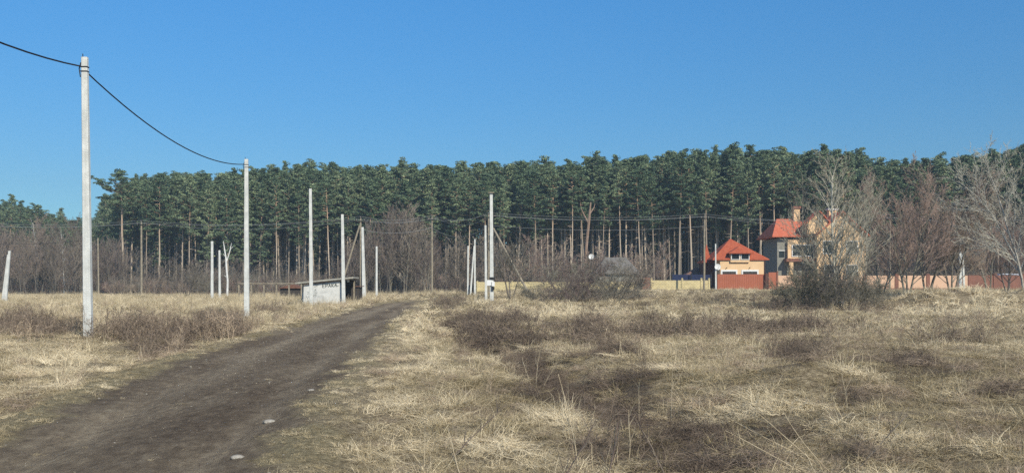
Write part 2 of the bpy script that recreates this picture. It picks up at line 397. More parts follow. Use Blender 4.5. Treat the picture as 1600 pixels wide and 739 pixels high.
ground_part('dirt_road', qr, 'dark brown dirt track running to the wood')

# ------------------------------------------------------------------ scattered ground cover (stuff)
def blades_mesh(name, n, length, width, lean, radius, m, seg=3, curl=.6, seed=0, droop=0.0):
    r = np.random.default_rng(seed)
    base = np.zeros((n, 3)); a = r.uniform(0, 2*np.pi, n); rr = radius*np.sqrt(r.uniform(0, 1, n))
    base[:, 0] = rr*np.cos(a); base[:, 1] = rr*np.sin(a); base[:, 2] = -.02
    az = r.uniform(0, 2*np.pi, n); tilt = r.uniform(lean[0], lean[1], n)
    L = length*r.uniform(.5, 1.15, n)
    d = np.stack([np.sin(tilt)*np.cos(az), np.sin(tilt)*np.sin(az), np.cos(tilt)], 1)
    side = np.cross(d, r.normal(size=(n, 3))); side /= np.linalg.norm(side, axis=1)[:, None]
    V = []; p = base.copy()
    for s in range(seg+1):
        wd = width*(1-.75*s/seg)*r.uniform(.7, 1.2, n)
        V.append(p-side*wd[:, None]/2); V.append(p+side*wd[:, None]/2)
        d = d+r.normal(size=(n, 3))*curl*.35; d[:, 2] -= droop/seg
        d /= np.linalg.norm(d, axis=1)[:, None]
        p = p+d*(L/seg)[:, None]; p[:, 2] = np.maximum(p[:, 2], .005)
    V = np.stack(V, 1)            # n, 2(seg+1), 3
    k = 2*(seg+1); F_ = []
    for s in range(seg): F_.append(np.stack([np.arange(n)*k+2*s, np.arange(n)*k+2*s+1, np.arange(n)*k+2*s+3, np.arange(n)*k+2*s+2], 1))
    return np_mesh(name, V.reshape(-1, 3), np.concatenate(F_), m)
def combed_mesh(name, n, length, width, radius, m, seed, lift=.3):
    r = np.random.default_rng(seed); a = r.uniform(0, 6.28, n); rr = radius*np.sqrt(r.uniform(0, 1, n)); p = np.stack([rr*np.cos(a), rr*np.sin(a), 0*a-.01], 1)
    az = r.normal(0, .9, n)+(r.uniform(0, 1, n) < .2)*r.uniform(0, 6.28, n); el = r.uniform(.15, 1.1, n); d = np.stack([np.cos(az)*np.cos(el), np.sin(az)*np.cos(el), np.sin(el)], 1)
    L = length*r.uniform(.5, 1.2, n); side = np.cross(d, r.normal(size=(n, 3))*.6+np.array([0, 0, 1.])); side /= np.linalg.norm(side, axis=1)[:, None]; V = []; seg = 4
    for s in range(seg+1):
        wd = width*(1-.8*s/seg)*r.uniform(.7, 1.2, n); V.append(p-side*wd[:, None]/2); V.append(p+side*wd[:, None]/2)
        d = d+r.normal(size=(n, 3))*.14; d[:, 2] -= .42; d /= np.linalg.norm(d, axis=1)[:, None]; p = p+d*(L/seg)[:, None]; p[:, 2] = np.maximum(p[:, 2], .012+.03*r.uniform(0, 1, n))
    V = np.stack(V, 1); k = 2*(seg+1)
    Fq = np.concatenate([np.stack([np.arange(n)*k+2*s, np.arange(n)*k+2*s+1, np.arange(n)*k+2*s+3, np.arange(n)*k+2*s+2], 1) for s in range(seg)])
    return np_mesh(name, V.reshape(-1, 3), Fq, m)
def weed_mesh(name, stems, hgt, m, seed, width=.006, twigs=9, spread=.25, lean=.22, twl=.24):
    r = np.random.default_rng(seed); segs = []
    for s in range(stems):
        p = np.array([r.normal()*spread*.5, r.normal()*spread*.5, -.03]); a = r.uniform(0, 6.28); t = abs(r.normal())*lean
        d = np.array([math.sin(t)*math.cos(a), math.sin(t)*math.sin(a), math.cos(t)]); L = hgt*r.uniform(.5, 1.1)
        pts = [p]
        for k in range(4):
            d = d+r.normal(size=3)*.09; d /= np.linalg.norm(d); pts.append(pts[-1]+d*L/4)
        for k in range(4): segs.append((pts[k], pts[k+1], width*(1-.15*k), width*(1-.15*(k+1))))
        for k in range(twigs):
            u = r.uniform(.3, 1); i = min(int(u*4), 3); q = pts[i]+(pts[i+1]-pts[i])*(u*4-i)
            e = d+r.normal(size=3)*.65; e[2] = abs(e[2])*.9+.12; e /= np.linalg.norm(e); l = twl*r.uniform(.4, 1.1)*(hgt/.6)
            q2 = q+e*l; segs.append((q, q2, width*.7, width*.45))
            for _ in range(2):
                f = e+r.normal(size=3)*.7; f /= np.linalg.norm(f); z0 = q+(q2-q)*r.uniform(.4, 1)
                segs.append((z0, z0+f*l*.4, width*.5, width*.9 if r.uniform() < .4 else width*.3))
    n = len(segs); A = np.array([s[0] for s in segs]); B = np.array([s[1] for s in segs]); wa = np.array([s[2] for s in segs]); wb = np.array([s[3] for s in segs])
    d = B-A; sd = np.cross(d, r.normal(size=(n, 3))); sd /= np.linalg.norm(sd, axis=1)[:, None]+1e-9
    V = np.stack([A-sd*wa[:, None]/2, A+sd*wa[:, None]/2, B+sd*wb[:, None]/2, B-sd*wb[:, None]/2], 1)
    return np_mesh(name, V.reshape(-1, 3), np.arange(n*4).reshape(n, 4), m)
def tangle_mesh(name, n, radius, hgt, m, seed, width=.006):
    r = np.random.default_rng(seed); seg = 5
    a = r.uniform(0, 6.28, n); rr = radius*.7*np.sqrt(r.uniform(0, 1, n)); p = np.stack([rr*np.cos(a), rr*np.sin(a), r.uniform(0, hgt*.4, n)], 1)
    az = r.uniform(0, 6.28, n); up = r.uniform(.1, 1.2, n); d = np.stack([np.cos(az), np.sin(az), up], 1); d /= np.linalg.norm(d, axis=1)[:, None]
    L = r.uniform(.4, 1.1, n)*hgt*1.5; side = np.cross(d, r.normal(size=(n, 3))); side /= np.linalg.norm(side, axis=1)[:, None]; V = []
    for s in range(seg+1):
        wd = width*(1-.6*s/seg); V.append(p-side*wd/2); V.append(p+side*wd/2)
        d = d+r.normal(size=(n, 3))*.25; d[:, 2] -= .28; d /= np.linalg.norm(d, axis=1)[:, None]; p = p+d*(L/seg)[:, None]; p[:, 2] = np.maximum(p[:, 2], .01)
    V = np.stack(V, 1); k = 2*(seg+1)
    Fq = np.concatenate([np.stack([np.arange(n)*k+2*s, np.arange(n)*k+2*s+1, np.arange(n)*k+2*s+3, np.arange(n)*k+2*s+2], 1) for s in range(seg)])
    return np_mesh(name, V.reshape(-1, 3), Fq, m)

def scatter(name, label, cat, meshes, pos, rot, scl, idx, tint=None, norm_scale=True):
    """one object: points that carry copies of the given meshes through geometry nodes"""
    n = len(pos)
    cl = bpy.data.collections.new(name+'_kinds')
    for k, me in enumerate(meshes):
        o = bpy.data.objects.new('%s_kind_%02d' % (name, k), me); cl.objects.link(o)
    me = bpy.data.meshes.new(name); me.vertices.add(n); me.vertices.foreach_set('co', np.asarray(pos, np.float32).ravel())
    def attr(nm, ty, data, key):
        a = me.attributes.new(nm, ty, 'POINT'); a.data.foreach_set(key, np.asarray(data).ravel())
    attr('rot', 'FLOAT_VECTOR', np.asarray(rot, np.float32), 'vector'); attr('scl', 'FLOAT_VECTOR', np.asarray(scl, np.float32), 'vector')
    attr('idx', 'INT', np.asarray(idx, np.int32), 'value')
    attr('tint', 'FLOAT', np.asarray(tint if tint is not None else np.zeros(n), np.float32), 'value')
    o = bpy.data.objects.new(name, me); COL.objects.link(o); tag(o, label, cat, None, 'stuff')
    g = bpy.data.node_groups.new(name+'_nodes', 'GeometryNodeTree')
    g.interface.new_socket('Geometry', in_out='INPUT', socket_type='NodeSocketGeometry'); g.interface.new_socket('Geometry', in_out='OUTPUT', socket_type='NodeSocketGeometry')
    N = g.nodes.new; L = g.links.new
    gi = N('NodeGroupInput'); go = N('NodeGroupOutput'); ip = N('GeometryNodeInstanceOnPoints'); ci = N('GeometryNodeCollectionInfo')
    ci.inputs['Collection'].default_value = cl; ci.inputs['Separate Children'].default_value = True; ci.inputs['Reset Children'].default_value = True
    def na(nm, ty):
        a = N('GeometryNodeInputNamedAttribute'); a.data_type = ty; a.inputs['Name'].default_value = nm; return a.outputs['Attribute']
    L(gi.outputs[0], ip.inputs['Points']); L(ci.outputs[0], ip.inputs['Instance']); ip.inputs['Pick Instance'].default_value = True
    L(na('idx', 'INT'), ip.inputs['Instance Index']); L(na('rot', 'FLOAT_VECTOR'), ip.inputs['Rotation']); L(na('scl', 'FLOAT_VECTOR'), ip.inputs['Scale'])
    L(ip.outputs[0], go.inputs[0])
    md = o.modifiers.new('scatter', 'NODES'); md.node_group = g
    return o

def sample_band(y0, y1, dens, k=.60):
    """random ground points in the wedge of the field between two distances"""
    area = k*(y1*y1-y0*y0); n = int(area*dens)
    y = np.sqrt(rng.uniform(y0*y0, y1*y1, n)); x = rng.uniform(-k, k, n)*(y+2.5)
    return x, y
def rots(n, tilt=.12):
    return np.stack([rng.normal(0, tilt, n), rng.normal(0, tilt, n), rng.uniform(0, 6.28, n)], 1)

# matted straw grass
gm = [blades_mesh('grass_a', 38, .15, .0050, (.5, 1.4), .11, M['grass'], seed=1, curl=.9, droop=.3),
      combed_mesh('grass_b', 55, .24, .0052, .15, M['grass'], 2),
      blades_mesh('grass_c', 34, .09, .0050, (.2, 1.2), .14, M['grass'], seed=3, curl=.8),
      combed_mesh('grass_d', 60, .33, .0055, .17, M['grass'], 4),
      blades_mesh('grass_e', 34, .32, .0055, (.05, .8), .09, M['grass'], seed=7, curl=.5, droop=.7)]
gf = [combed_mesh('grass_f', 45, .55, .020, .32, M['grass'], 5), blades_mesh('grass_g', 40, .38, .015, (.1, 1.0), .22, M['grass'], seed=6, curl=.5, droop=.5)]
pos = []; rt = []; sc_ = []; ix = []; ti = []
for (y0, y1, dn, s0, far) in ((4.5, 11, 95, .85, 0), (11, 20, 56, 1.0, 0), (20, 34, 24, 1.25, 0), (34, 60, 6.5, 1.0, 1), (60, 135, 2.1, 1.5, 1)):
    x, y = sample_band(y0, y1, dn); r_, d_, l_, g_ = zones(x, y)
    u = np.abs(road_u(x, y)); cl_ = fbm(x/.8, y/.8, 81, 3); cl2 = fbm(x/3.1, y/3.1, 85, 3)
    dens = (1-r_*1.15)*(1-.62*d_)*(1-.25*(u < 1.3))*np.clip(.45+2.4*(cl_-.33), .45, 1)
    keep = rng.uniform(0, 1, len(x)) < np.clip(dens, 0.0, 1)
    keep |= (rng.uniform(0, 1, len(x)) < .012) & (r_ > .8)
    keep &= (y < 128)
    x, y, d_, l_, g_, u, r_, cl_, cl2 = [a[keep] for a in (x, y, d_, l_, g_, u, r_, cl_, cl2)]
    n = len(x); z = height(x, y); pos.append(np.stack([x, y, z], 1)); ro = rots(n, .15)
    ro[:, 2] = fbm(x/1.3, y/1.3, 91, 2)*14+rng.normal(0, .5, n); rt.append(ro)
    s = s0*rng.uniform(.6, 1.2, n)*np.where(u < 1.5, .6, 1.0)*np.where(r_ > .5, .5, 1)*(.65+.7*cl_)
    sc_.append(np.stack([s, s, s*(.85+.3*l_)], 1))
    q = rng.uniform(0, 1, n)
    if far: ix.append(5+(q < np.where(u < 2, .1, .3)).astype(int))
    else: ix.append(np.where(u < 1.6, np.where(q < .45, 2, np.where(q < .75, 0, 1)), np.where(q < .12, 0, np.where(q < .42, 1, np.where(q < .56, 2, np.where(q < .88, 3, 4))))))
    t = .30-.22*np.exp(-(((y-64)/9)**2))*(x > 23)+.30*g_+.30*d_-.24*l_+(.5-cl_)*1.1+(.5-cl2)*.7+rng.normal(0, .09, n)-.13*(u < 2.1); ti.append(np.clip(t, -.1, .95))
pos, rt, sc_, ix, ti = [np.concatenate(a) for a in (pos, rt, sc_, ix, ti)]
print('grass tufts', len(pos))
scatter('dry_grass', 'matted straw coloured dead grass over the field', 'grass', gm+gf, pos, rt, sc_, ix, ti)

# dead weeds
wm = [weed_mesh('weed_a', 5, .55, M['weed'], 11), weed_mesh('weed_b', 4, .75, M['weed'], 12, twigs=12), weed_mesh('weed_c', 8, .4, M['weed'], 13, spread=.4),
      tangle_mesh('tangle_a', 150, .45, .35, M['weed'], 14), tangle_mesh('tangle_b', 190, .6, .5, M['weed'], 15),
      weed_mesh('weed_d', 12, .7, M['weed'], 16, width=.014, spread=.8, twigs=8), tangle_mesh('tangle_c', 130, .9, .55, M['weed'], 17, width=.013)]
pos = []; rt = []; sc_ = []; ix = []; ti = []
for (y0, y1, dn, far) in ((5, 14, 17, 0), (14, 26, 12, 0), (26, 48, 4.5, 1), (48, 90, 2.0, 1), (90, 128, .8, 1)):
    x, y = sample_band(y0, y1, dn); r_, d_, l_, g_ = zones(x, y); u = np.abs(road_u(x, y))
    left = (x < np.interp(y, RYL, RXL))
    pr = np.clip(d_*1.1+.05+.12*left*(y > 35)+.13*(y < 13)+.13*(~left)*(y > 13), 0, 1)*(u > 1.35)*(r_ < .1)
    wc = fbm(x/1.1, y/1.1, 121, 3); pr = pr*np.clip(.4+4.2*(wc-.36), .2, 1.2)
    keep = rng.uniform(0, 1, len(x)) < pr
    x, y, d_, left, wc = [a[keep] for a in (x, y, d_, left, wc)]
    n = len(x); z = height(x, y); pos.append(np.stack([x, y, z], 1)); rt.append(rots(n, .12)); 
    s = rng.uniform(.45, 1.15, n)*(.45+1.1*wc)*(.6+.4*np.clip(d_*1.6, 0, 1))*np.where(left, .95, .84)*np.where(y < 13, .75, 1)*np.where(y > 70, .85, 1); sc_.append(np.stack([s, s, s*rng.uniform(.8, 1.15, n)], 1))
    c = rng.uniform(0, 1, n)
    if far: i_ = np.where(c < np.where(left, .72, .38), 5, 6)
    else: i_ = np.where(c < .16, 0, np.where(c < np.where(left, .55, .26), 1, np.where(c < .40, 2, np.where(c < .72, 3, 4))))
    ix.append(i_)
    t = np.clip(np.where(left, .20, .36)+.55*d_+(.5-wc)*.7+rng.normal(0, .15, n), 0, 1); ti.append(t)
pos, rt, sc_, ix, ti = [np.concatenate(a) for a in (pos, rt, sc_, ix, ti)]
print('weeds', len(pos))
scatter('dead_weeds', 'grey brown dead weeds and bramble tangles over the field', 'weeds', wm, pos, rt, sc_, ix, ti)

# pale reed-like upright grass at the far side of the left field and on the heap
rm = [blades_mesh('reed_a', 50, .75, .010, (.02, .45), .25, M['grass'], seed=21, curl=.25, droop=.25), blades_mesh('reed_b', 60, .5, .010, (.2, .9), .35, M['grass'], seed=22, curl=.4, droop=.9)]
x, y = sample_band(30, 128, 1.7); r_, d_, l_, g_ = zones(x, y); u = np.abs(road_u(x, y)); left = x < np.interp(y, RYL, RXL)
heap = np.exp(-(((y-65)/8)**2))*(x > 25)
nn = fbm(x/5, y/5, 61)
pr = np.where(left, sstep(.42, .62, nn)*sstep(32, 60, y), .10*sstep(.5, .6, nn)*sstep(50, 60, y))*(u > 1.8)+heap*.85
keep = rng.uniform(0, 1, len(x)) < pr
x, y, heap, left = [a[keep] for a in (x, y, heap, left)]; n = len(x)
s = rng.uniform(.6, 1.15, n)*np.where(heap > .3, .75, 1)
scatter('tall_dry_grass', 'tall pale dry grass standing along the far field edge', 'grass', rm, np.stack([x, y, height(x, y)], 1), rots(n, .1), np.stack([s]*3, 1),
        np.where((heap > .3) | (rng.uniform(0, 1, n) < .3), 1, 0), np.clip(rng.normal(.14, .12, n), 0, 1))

# clods and grit on the road
def clod(name, seed, m):
    r = np.random.default_rng(seed); b = MB()
    import bmesh
    bm = bmesh.new(); bmesh.ops.create_icosphere(bm, subdivisions=1, radius=.5)
    for v in bm.verts: v.co *= r.uniform(.75, 1.2); v.co.z *= .55
    me = bpy.data.meshes.new(name); bm.to_mesh(me); bm.free(); me.materials.append(m); return me
cm = mat('road_clod', (.08, .062, .047), .95, (.18, .145, .11), 3, var=.3)
cs = mat('road_grit', (.22, .20, .17), .95, (.38, .35, .30), 3, var=.3)
x, y = sample_band(4.5, 30, 60); u = road_u(x, y); k_ = (np.abs(u) < 1.15); x, y, u = x[k_], y[k_], u[k_]; n = len(x)
s = .008+.03*rng.uniform(0, 1, n)**4; s *= np.where(y > 14, 1.3, 1)
scatter('road_grit', 'small clods and grit lying on the dirt track', 'gravel', [clod('clod_a', 1, cm), clod('clod_b', 2, cm), clod('clod_c', 3, cs)],
        np.stack([x, y, height(x, y)], 1), rots(n, .2), np.stack([s]*3, 1), np.where(rng.uniform(0, 1, n) < .94, rng.integers(0, 2, n), 2))
#DETAILS

# ------------------------------------------------------------------ pines
def pine(seed, h=26.0, crown=.42, wide=3.0, dense=1.0, trunk_r=.19):
    r = random.Random(seed); rn = np.random.default_rng(seed)
    tb = MB(); n = 12; pts = []; px = py = 0; dx, dy = r.uniform(-.03, .03), r.uniform(-.03, .03)
    for i in range(n+1):
        t = i/n; pts.append((px, py, h*.985*t)); px += dx*h/n+r.uniform(-.06, .06); py += dy*h/n+r.uniform(-.06, .06)
    rs = [trunk_r*(1-.86*(i/n)**1.1)*(1.25 if i == 0 else 1) for i in range(n+1)]
    tb.tube(pts, rs, 7)
    def at(t):
        f = min(max(t, 0), .999)*n; i = int(f); a = Vector(pts[i]); b = Vector(pts[i+1]); return a.lerp(b, f-i)
    for k in range(int(14)):                     # dead stubs under the crown
        t = r.uniform(.22, 1-crown); a = r.uniform(0, 6.28); p = at(t); l = r.uniform(.4, 1.6)
        tb.tube([p, p+Vector((math.cos(a)*l, math.sin(a)*l, r.uniform(-.3, .35)))], [.035, .012], 3, False)
    C = []; RR = []
    nb = int(46*dense); sa = r.uniform(0, 6.28); sb_ = r.uniform(.2, 1)
    for k in range(nb):
        t = 1-crown+crown*((k+r.random())/nb)**.9; u = (t-(1-crown))/crown
        prof = max(.12, (min(1, .45+1.6*u) if u < .35 else 1-(u-.35)/.65*.88)+r.uniform(-.1, .1))
        sec = 1+.35*math.sin(k*2.4+sa)*sb_; l = wide*max(.16, prof)*r.uniform(.4, 1.3)*sec; a = k*2.4+r.uniform(-.5, .5); p = at(t)
        up = r.uniform(-.05, .35)+.35*u
        e = p+Vector((math.cos(a)*l, math.sin(a)*l, up*l)); mid = p.lerp(e, .55)+Vector((0, 0, -.08*l))
        tb.tube([p, mid, e], [.05+.02*l/3, .035, .012], 3, False)
        m = max(2, int(l*1.7))
        for q in range(m):
            f = .35+.65*(q+r.random())/m; c = p.lerp(e, f)
            C.append((c.x+r.uniform(-.35, .35), c.y+r.uniform(-.35, .35), c.z+r.uniform(-.1, .35))); RR.append(r.uniform(.45, .85)*(1.0 if f < .8 else .8))
    for k in range(5):
        p = at(.95+.012*k); C.append((p.x+r.uniform(-.3, .3), p.y+r.uniform(-.3, .3), p.z+.1)); RR.append(.45)
    C = np.array(C); RR = np.array(RR); K = 34
    cen = np.repeat(C, K, 0); rr = np.repeat(RR, K)
    off = rn.normal(size=(len(cen), 3)); off /= np.linalg.norm(off, axis=1)[:, None]; off *= (rn.uniform(0.1, 1, len(cen))**.5*rr)[:, None]; off[:, 2] *= .42
    c = cen+off; nrm = rn.normal(size=c.shape)+off/rr[:, None]*.8+np.array([0, 0, .5]); nrm /= np.linalg.norm(nrm, axis=1)[:, None]
    a = np.cross(nrm, rn.normal(size=c.shape)); a /= np.linalg.norm(a, axis=1)[:, None]; b = np.cross(nrm, a)
    s = rn.uniform(.10, .27, len(c))[:, None]; s2 = s*rn.uniform(.25, .55, len(c))[:, None]
    V = np.stack([c-a*s, c-b*s2, c+a*s, c+b*s2], 1).reshape(-1, 3)
    crown_me = np_mesh('crown', V, np.arange(len(V)).reshape(-1, 4), M['needles'])
    return tb.mesh('trunk', M['pine_bark']), crown_me
PN = [pine(100, crown=.36, wide=2.8), pine(101, crown=.42, wide=3.1), pine(102, crown=.46, wide=3.3, dense=1.1), pine(103, crown=.38, wide=2.6),
      pine(104, crown=.5, wide=3.2, dense=1.2), pine(105, crown=.33, wide=3.3), pine(106, crown=.40, wide=2.4, trunk_r=.16),
      pine(107, crown=.62, wide=3.6, dense=1.7), pine(108, crown=.7, wide=3.4, dense=1.9), pine(109, crown=.30, wide=4.4, dense=1.0, trunk_r=.26),
      pine(110, crown=.48, wide=2.9, dense=1.0), pine(111, crown=.40, wide=3.7, dense=.85), pine(112, crown=.52, wide=2.6, dense=1.1, trunk_r=.15), pine(113, crown=.44, wide=3.4, dense=1.3, trunk_r=.22), pine(114, crown=.58, wide=3.0, dense=1.4)]
def tree_top(px):
    return np.interp(px, [-150, 0, 20, 45, 90, 150, 168, 205, 240, 270, 330, 400, 480, 540, 600, 680, 740, 800, 860, 940, 1000, 1060, 1200, 1300, 1350, 1410, 1450, 1500, 1560, 1600, 1750],
                     [312, 304, 308, 324, 332, 334, 300, 276, 270, 262, 268, 260, 251, 258, 254, 256, 249, 252, 246, 240, 242, 233, 228, 234, 240, 250, 244, 240, 232, 224, 222])
def edge_y(px):
    return np.interp(px, [-150, 0, 145, 170, 400, 800, 1200, 1450, 1600, 1750], [275, 272, 262, 204, 200, 196, 190, 182, 168, 166])
pine_roots = []
def place_pine(i, x, y, h, rz, label, group, name='pine_tree', rr=1.0):
    me_t, me_c = PN[i]; s = h/26.0
    o = empty(name, (x, y, gz(x, y)-.1), rz, label, 'pine tree', group)
    sxy = s*R.uniform(.82, 1.2)*rr; o.scale = (sxy, sxy*R.uniform(.85, 1.1), s); o.rotation_euler.x = rad(R.gauss(0, .7)); o.rotation_euler.y = rad(R.gauss(0, .9))
    for nm, me in (('trunk', me_t), ('crown', me_c)):
        c = bpy.data.objects.new(nm, me); COL.objects.link(c); c.parent = o
    return o
cnt = 0
for row, (dy, n) in enumerate(((0, 64), (5, 60), (10, 56), (15.5, 52), (22, 46))):
    for k in range(n):
        px = -60+1720*(k+.5+R.uniform(-.36, .36))/n
        if 146 < px < 176: continue
        Y = float(edge_y(px))+dy+R.uniform(-2, 2); x = PX(px, Y)
        top = float(tree_top(px))+R.triangular(-9, 26, 6)+(R.uniform(0, 24) if row < 2 else 0)
        h = PZ(top, Y)-gz(x, Y)
        i = R.choice([0, 1, 2, 3, 4, 5, 6, 10, 11, 12, 13, 14, 10, 11, 13, 4] if row < 3 else [2, 4, 7, 8, 10, 12, 14, 13]) if not (170 < px < 440 and row < 2) else R.choice([4, 7, 8, 2, 1])
        if px < 150: i = R.choice([2, 4, 7])
        if px > 1340 and row < 3: i = R.choice([4, 2, 7, 1])
        if px < 150: place_pine(i, x, Y, h, R.uniform(0, 6.28), 'distant pine standing behind the leafless grove at the left edge of the wood', 'pines behind the left grove')
        elif px > 1370: place_pine(i, x, Y, h, R.uniform(0, 6.28), 'dark pine rising behind the leafless trees right of the large house', 'pines behind the right trees')
        elif px > 1090: place_pine(i, x, Y, h, R.uniform(0, 6.28), 'tall pine in the close row behind the two red roofed houses', 'pines behind the houses')
        else: place_pine(i, x, Y, h, R.uniform(0, 6.28), 'tall straight pine with bare trunk in the edge of the wood', 'pines along the wood edge')
        cnt += 1
print('pines', cnt)
x_, Y_ = PX(193, 198), 198
place_pine(9, x_, Y_, PZ(266, Y_)-gz(x_, Y_), 1.0, 'open crowned pine standing apart at the left end of the tall wood', None, rr=1.15)
x_, Y_ = PX(12, 255), 255
place_pine(4, x_, Y_, PZ(303, Y_)-gz(x_, Y_), 1.0, 'narrow pine at the left edge of the photo rising above its neighbours', None)
x_, Y_ = PX(58, 250), 250
place_pine(9, x_, Y_, PZ(319, Y_)-gz(x_, Y_), 2.0, 'round topped pine above the leafless grove at the far left', None, rr=1.3)
# the wood behind, one mass
n = 3900; px = rng.uniform(-140, 1760, n); dd = 27+rng.uniform(0, 1, n)**.9*140; dd[:380] = rng.uniform(3, 27, 380); Yb = edge_y(px)+dd; xb = (px-800)/F*Yb
topb = tree_top(px)+rng.uniform(4, 40, n)*np.where(dd < 27, .7, 1); px = np.where((px > 143) & (px < 180) & (dd < 27), px+45, px); xb = (px-800)/F*Yb; hb = (CH+(HZ-topb)/F*Yb-height(xb, Yb)); young = (rng.uniform(0, 1, n) < .6) & (dd > 27); hb = np.where(young, rng.uniform(9, 15, n)+6*(dd > 70)*rng.uniform(0, 1, n), np.minimum(hb, 30+dd*.08))
sb = hb/26; srow = sb*rng.uniform(.9, 1.2, n)
def joined(a, b, name):
    va = np.empty(len(a.vertices)*3); a.vertices.foreach_get('co', va); vb = np.empty(len(b.vertices)*3); b.vertices.foreach_get('co', vb)
    me = bpy.data.meshes.new(name)
    fa = [tuple(p.vertices) for p in a.polygons]; na_ = len(a.vertices); fb = [tuple(v+na_ for v in p.vertices) for p in b.polygons]
    me.from_pydata([tuple(v) for v in va.reshape(-1, 3)]+[tuple(v) for v in vb.reshape(-1, 3)], [], fa+fb)
    me.materials.append(M['pine_bark']); me.materials.append(M['needles'])
    me.polygons.foreach_set('material_index', [0]*len(fa)+[1]*len(fb)); me.update(); return me
fm = [joined(*PN[i], 'forest_pine') for i in (10, 2, 4, 14)]+[joined(*pine(120, crown=.93, wide=5.5, dense=2.6), 'young_pine')]
scatter('forest', 'deep mass of pine wood behind the front trees', 'forest', fm, np.stack([xb, Yb, height(xb, Yb)], 1), np.stack([0*xb, 0*xb, rng.uniform(0, 6.28, n)], 1),
        np.stack([srow, srow, sb], 1), np.where(young, 4, rng.integers(0, 4, n)))

# ------------------------------------------------------------------ leafless trees and bushes
def bare_tree(seed, h, stems=1, spread=.25, levels=4, kids=(9, 7, 6), ratio=.55, ang=(.45, .9), r0=.09, up=.25, start=.25, wob=.10, twig=.008, lratio=None, tsides=6, droop=0.):
    r = random.Random(seed); T = MB(); Cw = MB()
    def grow(p, d, L, rad_, lev):
        seg = 6 if lev == 0 else (4 if lev < levels-1 else 2)
        pts = [p]; dirs = []
        for i in range(seg):
            d = d+Vector((r.gauss(0, wob), r.gauss(0, wob), r.gauss(0, wob)+up*(1-d.z)*.5-(droop*lev*i/seg)))
            d.normalize(); dirs.append(d.copy()); pts.append(pts[-1]+d*(L/seg))
        end = max(twig*.6, rad_*.25); rs = [rad_+(end-rad_)*i/seg for i in range(seg+1)]
        (T if lev <= (0 if stems > 3 else 1) else Cw).tube(pts, rs, tsides if lev == 0 else (4 if lev == 1 else 3), False)
        if lev >= levels-1: return
        nk = kids[lev] if lev < len(kids) else kids[-1]
        for k in range(nk):
            s0 = start if lev == 0 else .2
            f = s0+(1-s0)*(k+r.random())/nk; f = min(f, .985); i = int(f*seg); b = pts[i].lerp(pts[i+1], f*seg-i)
            a = r.uniform(*ang)*(1-.25*f); ax = dirs[i].cross(Vector((r.gauss(0, 1), r.gauss(0, 1), r.gauss(0, 1))))
            if ax.length < 1e-3: continue
            nd = Matrix.Rotation(a, 3, ax.normalized()) @ dirs[i]
            rl = ratio*r.uniform(.6, 1.2)*(1.15-.75*f if lev == 0 else 1)
            grow(b, nd, L*rl, max(twig, rs[i]*.55), lev+1)
    for s in range(stems):
        a = s*6.28/stems+r.uniform(-.6, .6); t = spread*r.uniform(.4, 1.2) if stems > 1 else r.uniform(0, .05)
        grow(Vector((math.cos(a)*.12*(stems > 1)*min(stems, 6)*.5, math.sin(a)*.12*(stems > 1)*min(stems, 6)*.5, -.1)), Vector((math.sin(t)*math.cos(a), math.sin(t)*math.sin(a), math.cos(t))),
             h*r.uniform(.8, 1.03), r0*r.uniform(.7, 1.05), 0)
    return T, Cw
def plant(name, loc, rz, TC, m1, m2, label, cat, group=None, scale=(1, 1, 1), parts=('trunk', 'crown')):
    o = empty(name, loc, rz, label, cat, group); o.scale = scale
    for nm, me in zip(parts, TC):
        c = bpy.data.objects.new(nm, me); COL.objects.link(c); c.parent = o
    return o
def meshes(TC, m1, m2): return TC[0].mesh('trunk', M[m1]), TC[1].mesh('crown', M[m2])
def on(px, Y): x = PX(px, Y); return (x, Y, gz(x, Y)-.05)

def fan_tree():
    a = bare_tree(303, 11.2, 1, .0, 5, (34, 7, 4, 3), .43, (.45, .8), .13, .16, .08, wob=.035, twig=.0092)
    b_ = bare_tree(308, 8.2, 6, .5, 5, (13, 6, 4, 3), .38, (.35, .8), .055, .16, .12, wob=.045, twig=.0092)
    for p, q in zip(a, b_):
        k = len(p.v); p.v += q.v; p.f += [tuple(i+k for i in f) for f in q.f]
    return a
# slender grove trees, height 14
GV = [meshes(bare_tree(200+i, 14, 1+(i % 2), .12, 4, (22, 8, 6), .34, (.4, .9), .085, .3, .15, wob=.06, twig=.02, tsides=5), 'bark_grey', 'bark_brown') for i in range(5)]
GR = [(a, b.copy()) for a, b in GV[:3]]
for a, b in GR: b.materials.clear(); b.materials.append(M['bark_red'])
GW = [meshes(bare_tree(230+i, 13, 1, .1, 3, (11, 5), .22, (.4, .8), .10, .35, .45, wob=.03, twig=.02, tsides=5), 'birch', 'bark_grey') for i in range(2)]
for k in range(95):    # left grove
    px = -30+225*(k+R.random())/95; Y = 235-60*R.random()*(px < 150)-(35 if px > 150 else 0)-R.uniform(0, 10); h = R.uniform(9, 14.5)*(1 if px < 140 else .8)
    plant('bare_tree', on(px, Y), R.uniform(0, 6.28), R.choice(GV), 0, 0, 'slim leafless tree of the grey brown grove at the left of the wood', 'bare tree', 'leafless grove at the left', (h/14,)*3)
for k, px in enumerate((58, 128, 100)):
    plant('bare_tree', on(px, 205-k*6), k, GW[k % 2], 0, 0, ['tall pale barked tree inside the left leafless grove', 'pale slender tree just left of the nearest pole', 'thin pale tree between two darker ones in the left grove'][k], 'bare tree', None, (1, 1, 1.15-.1*k))
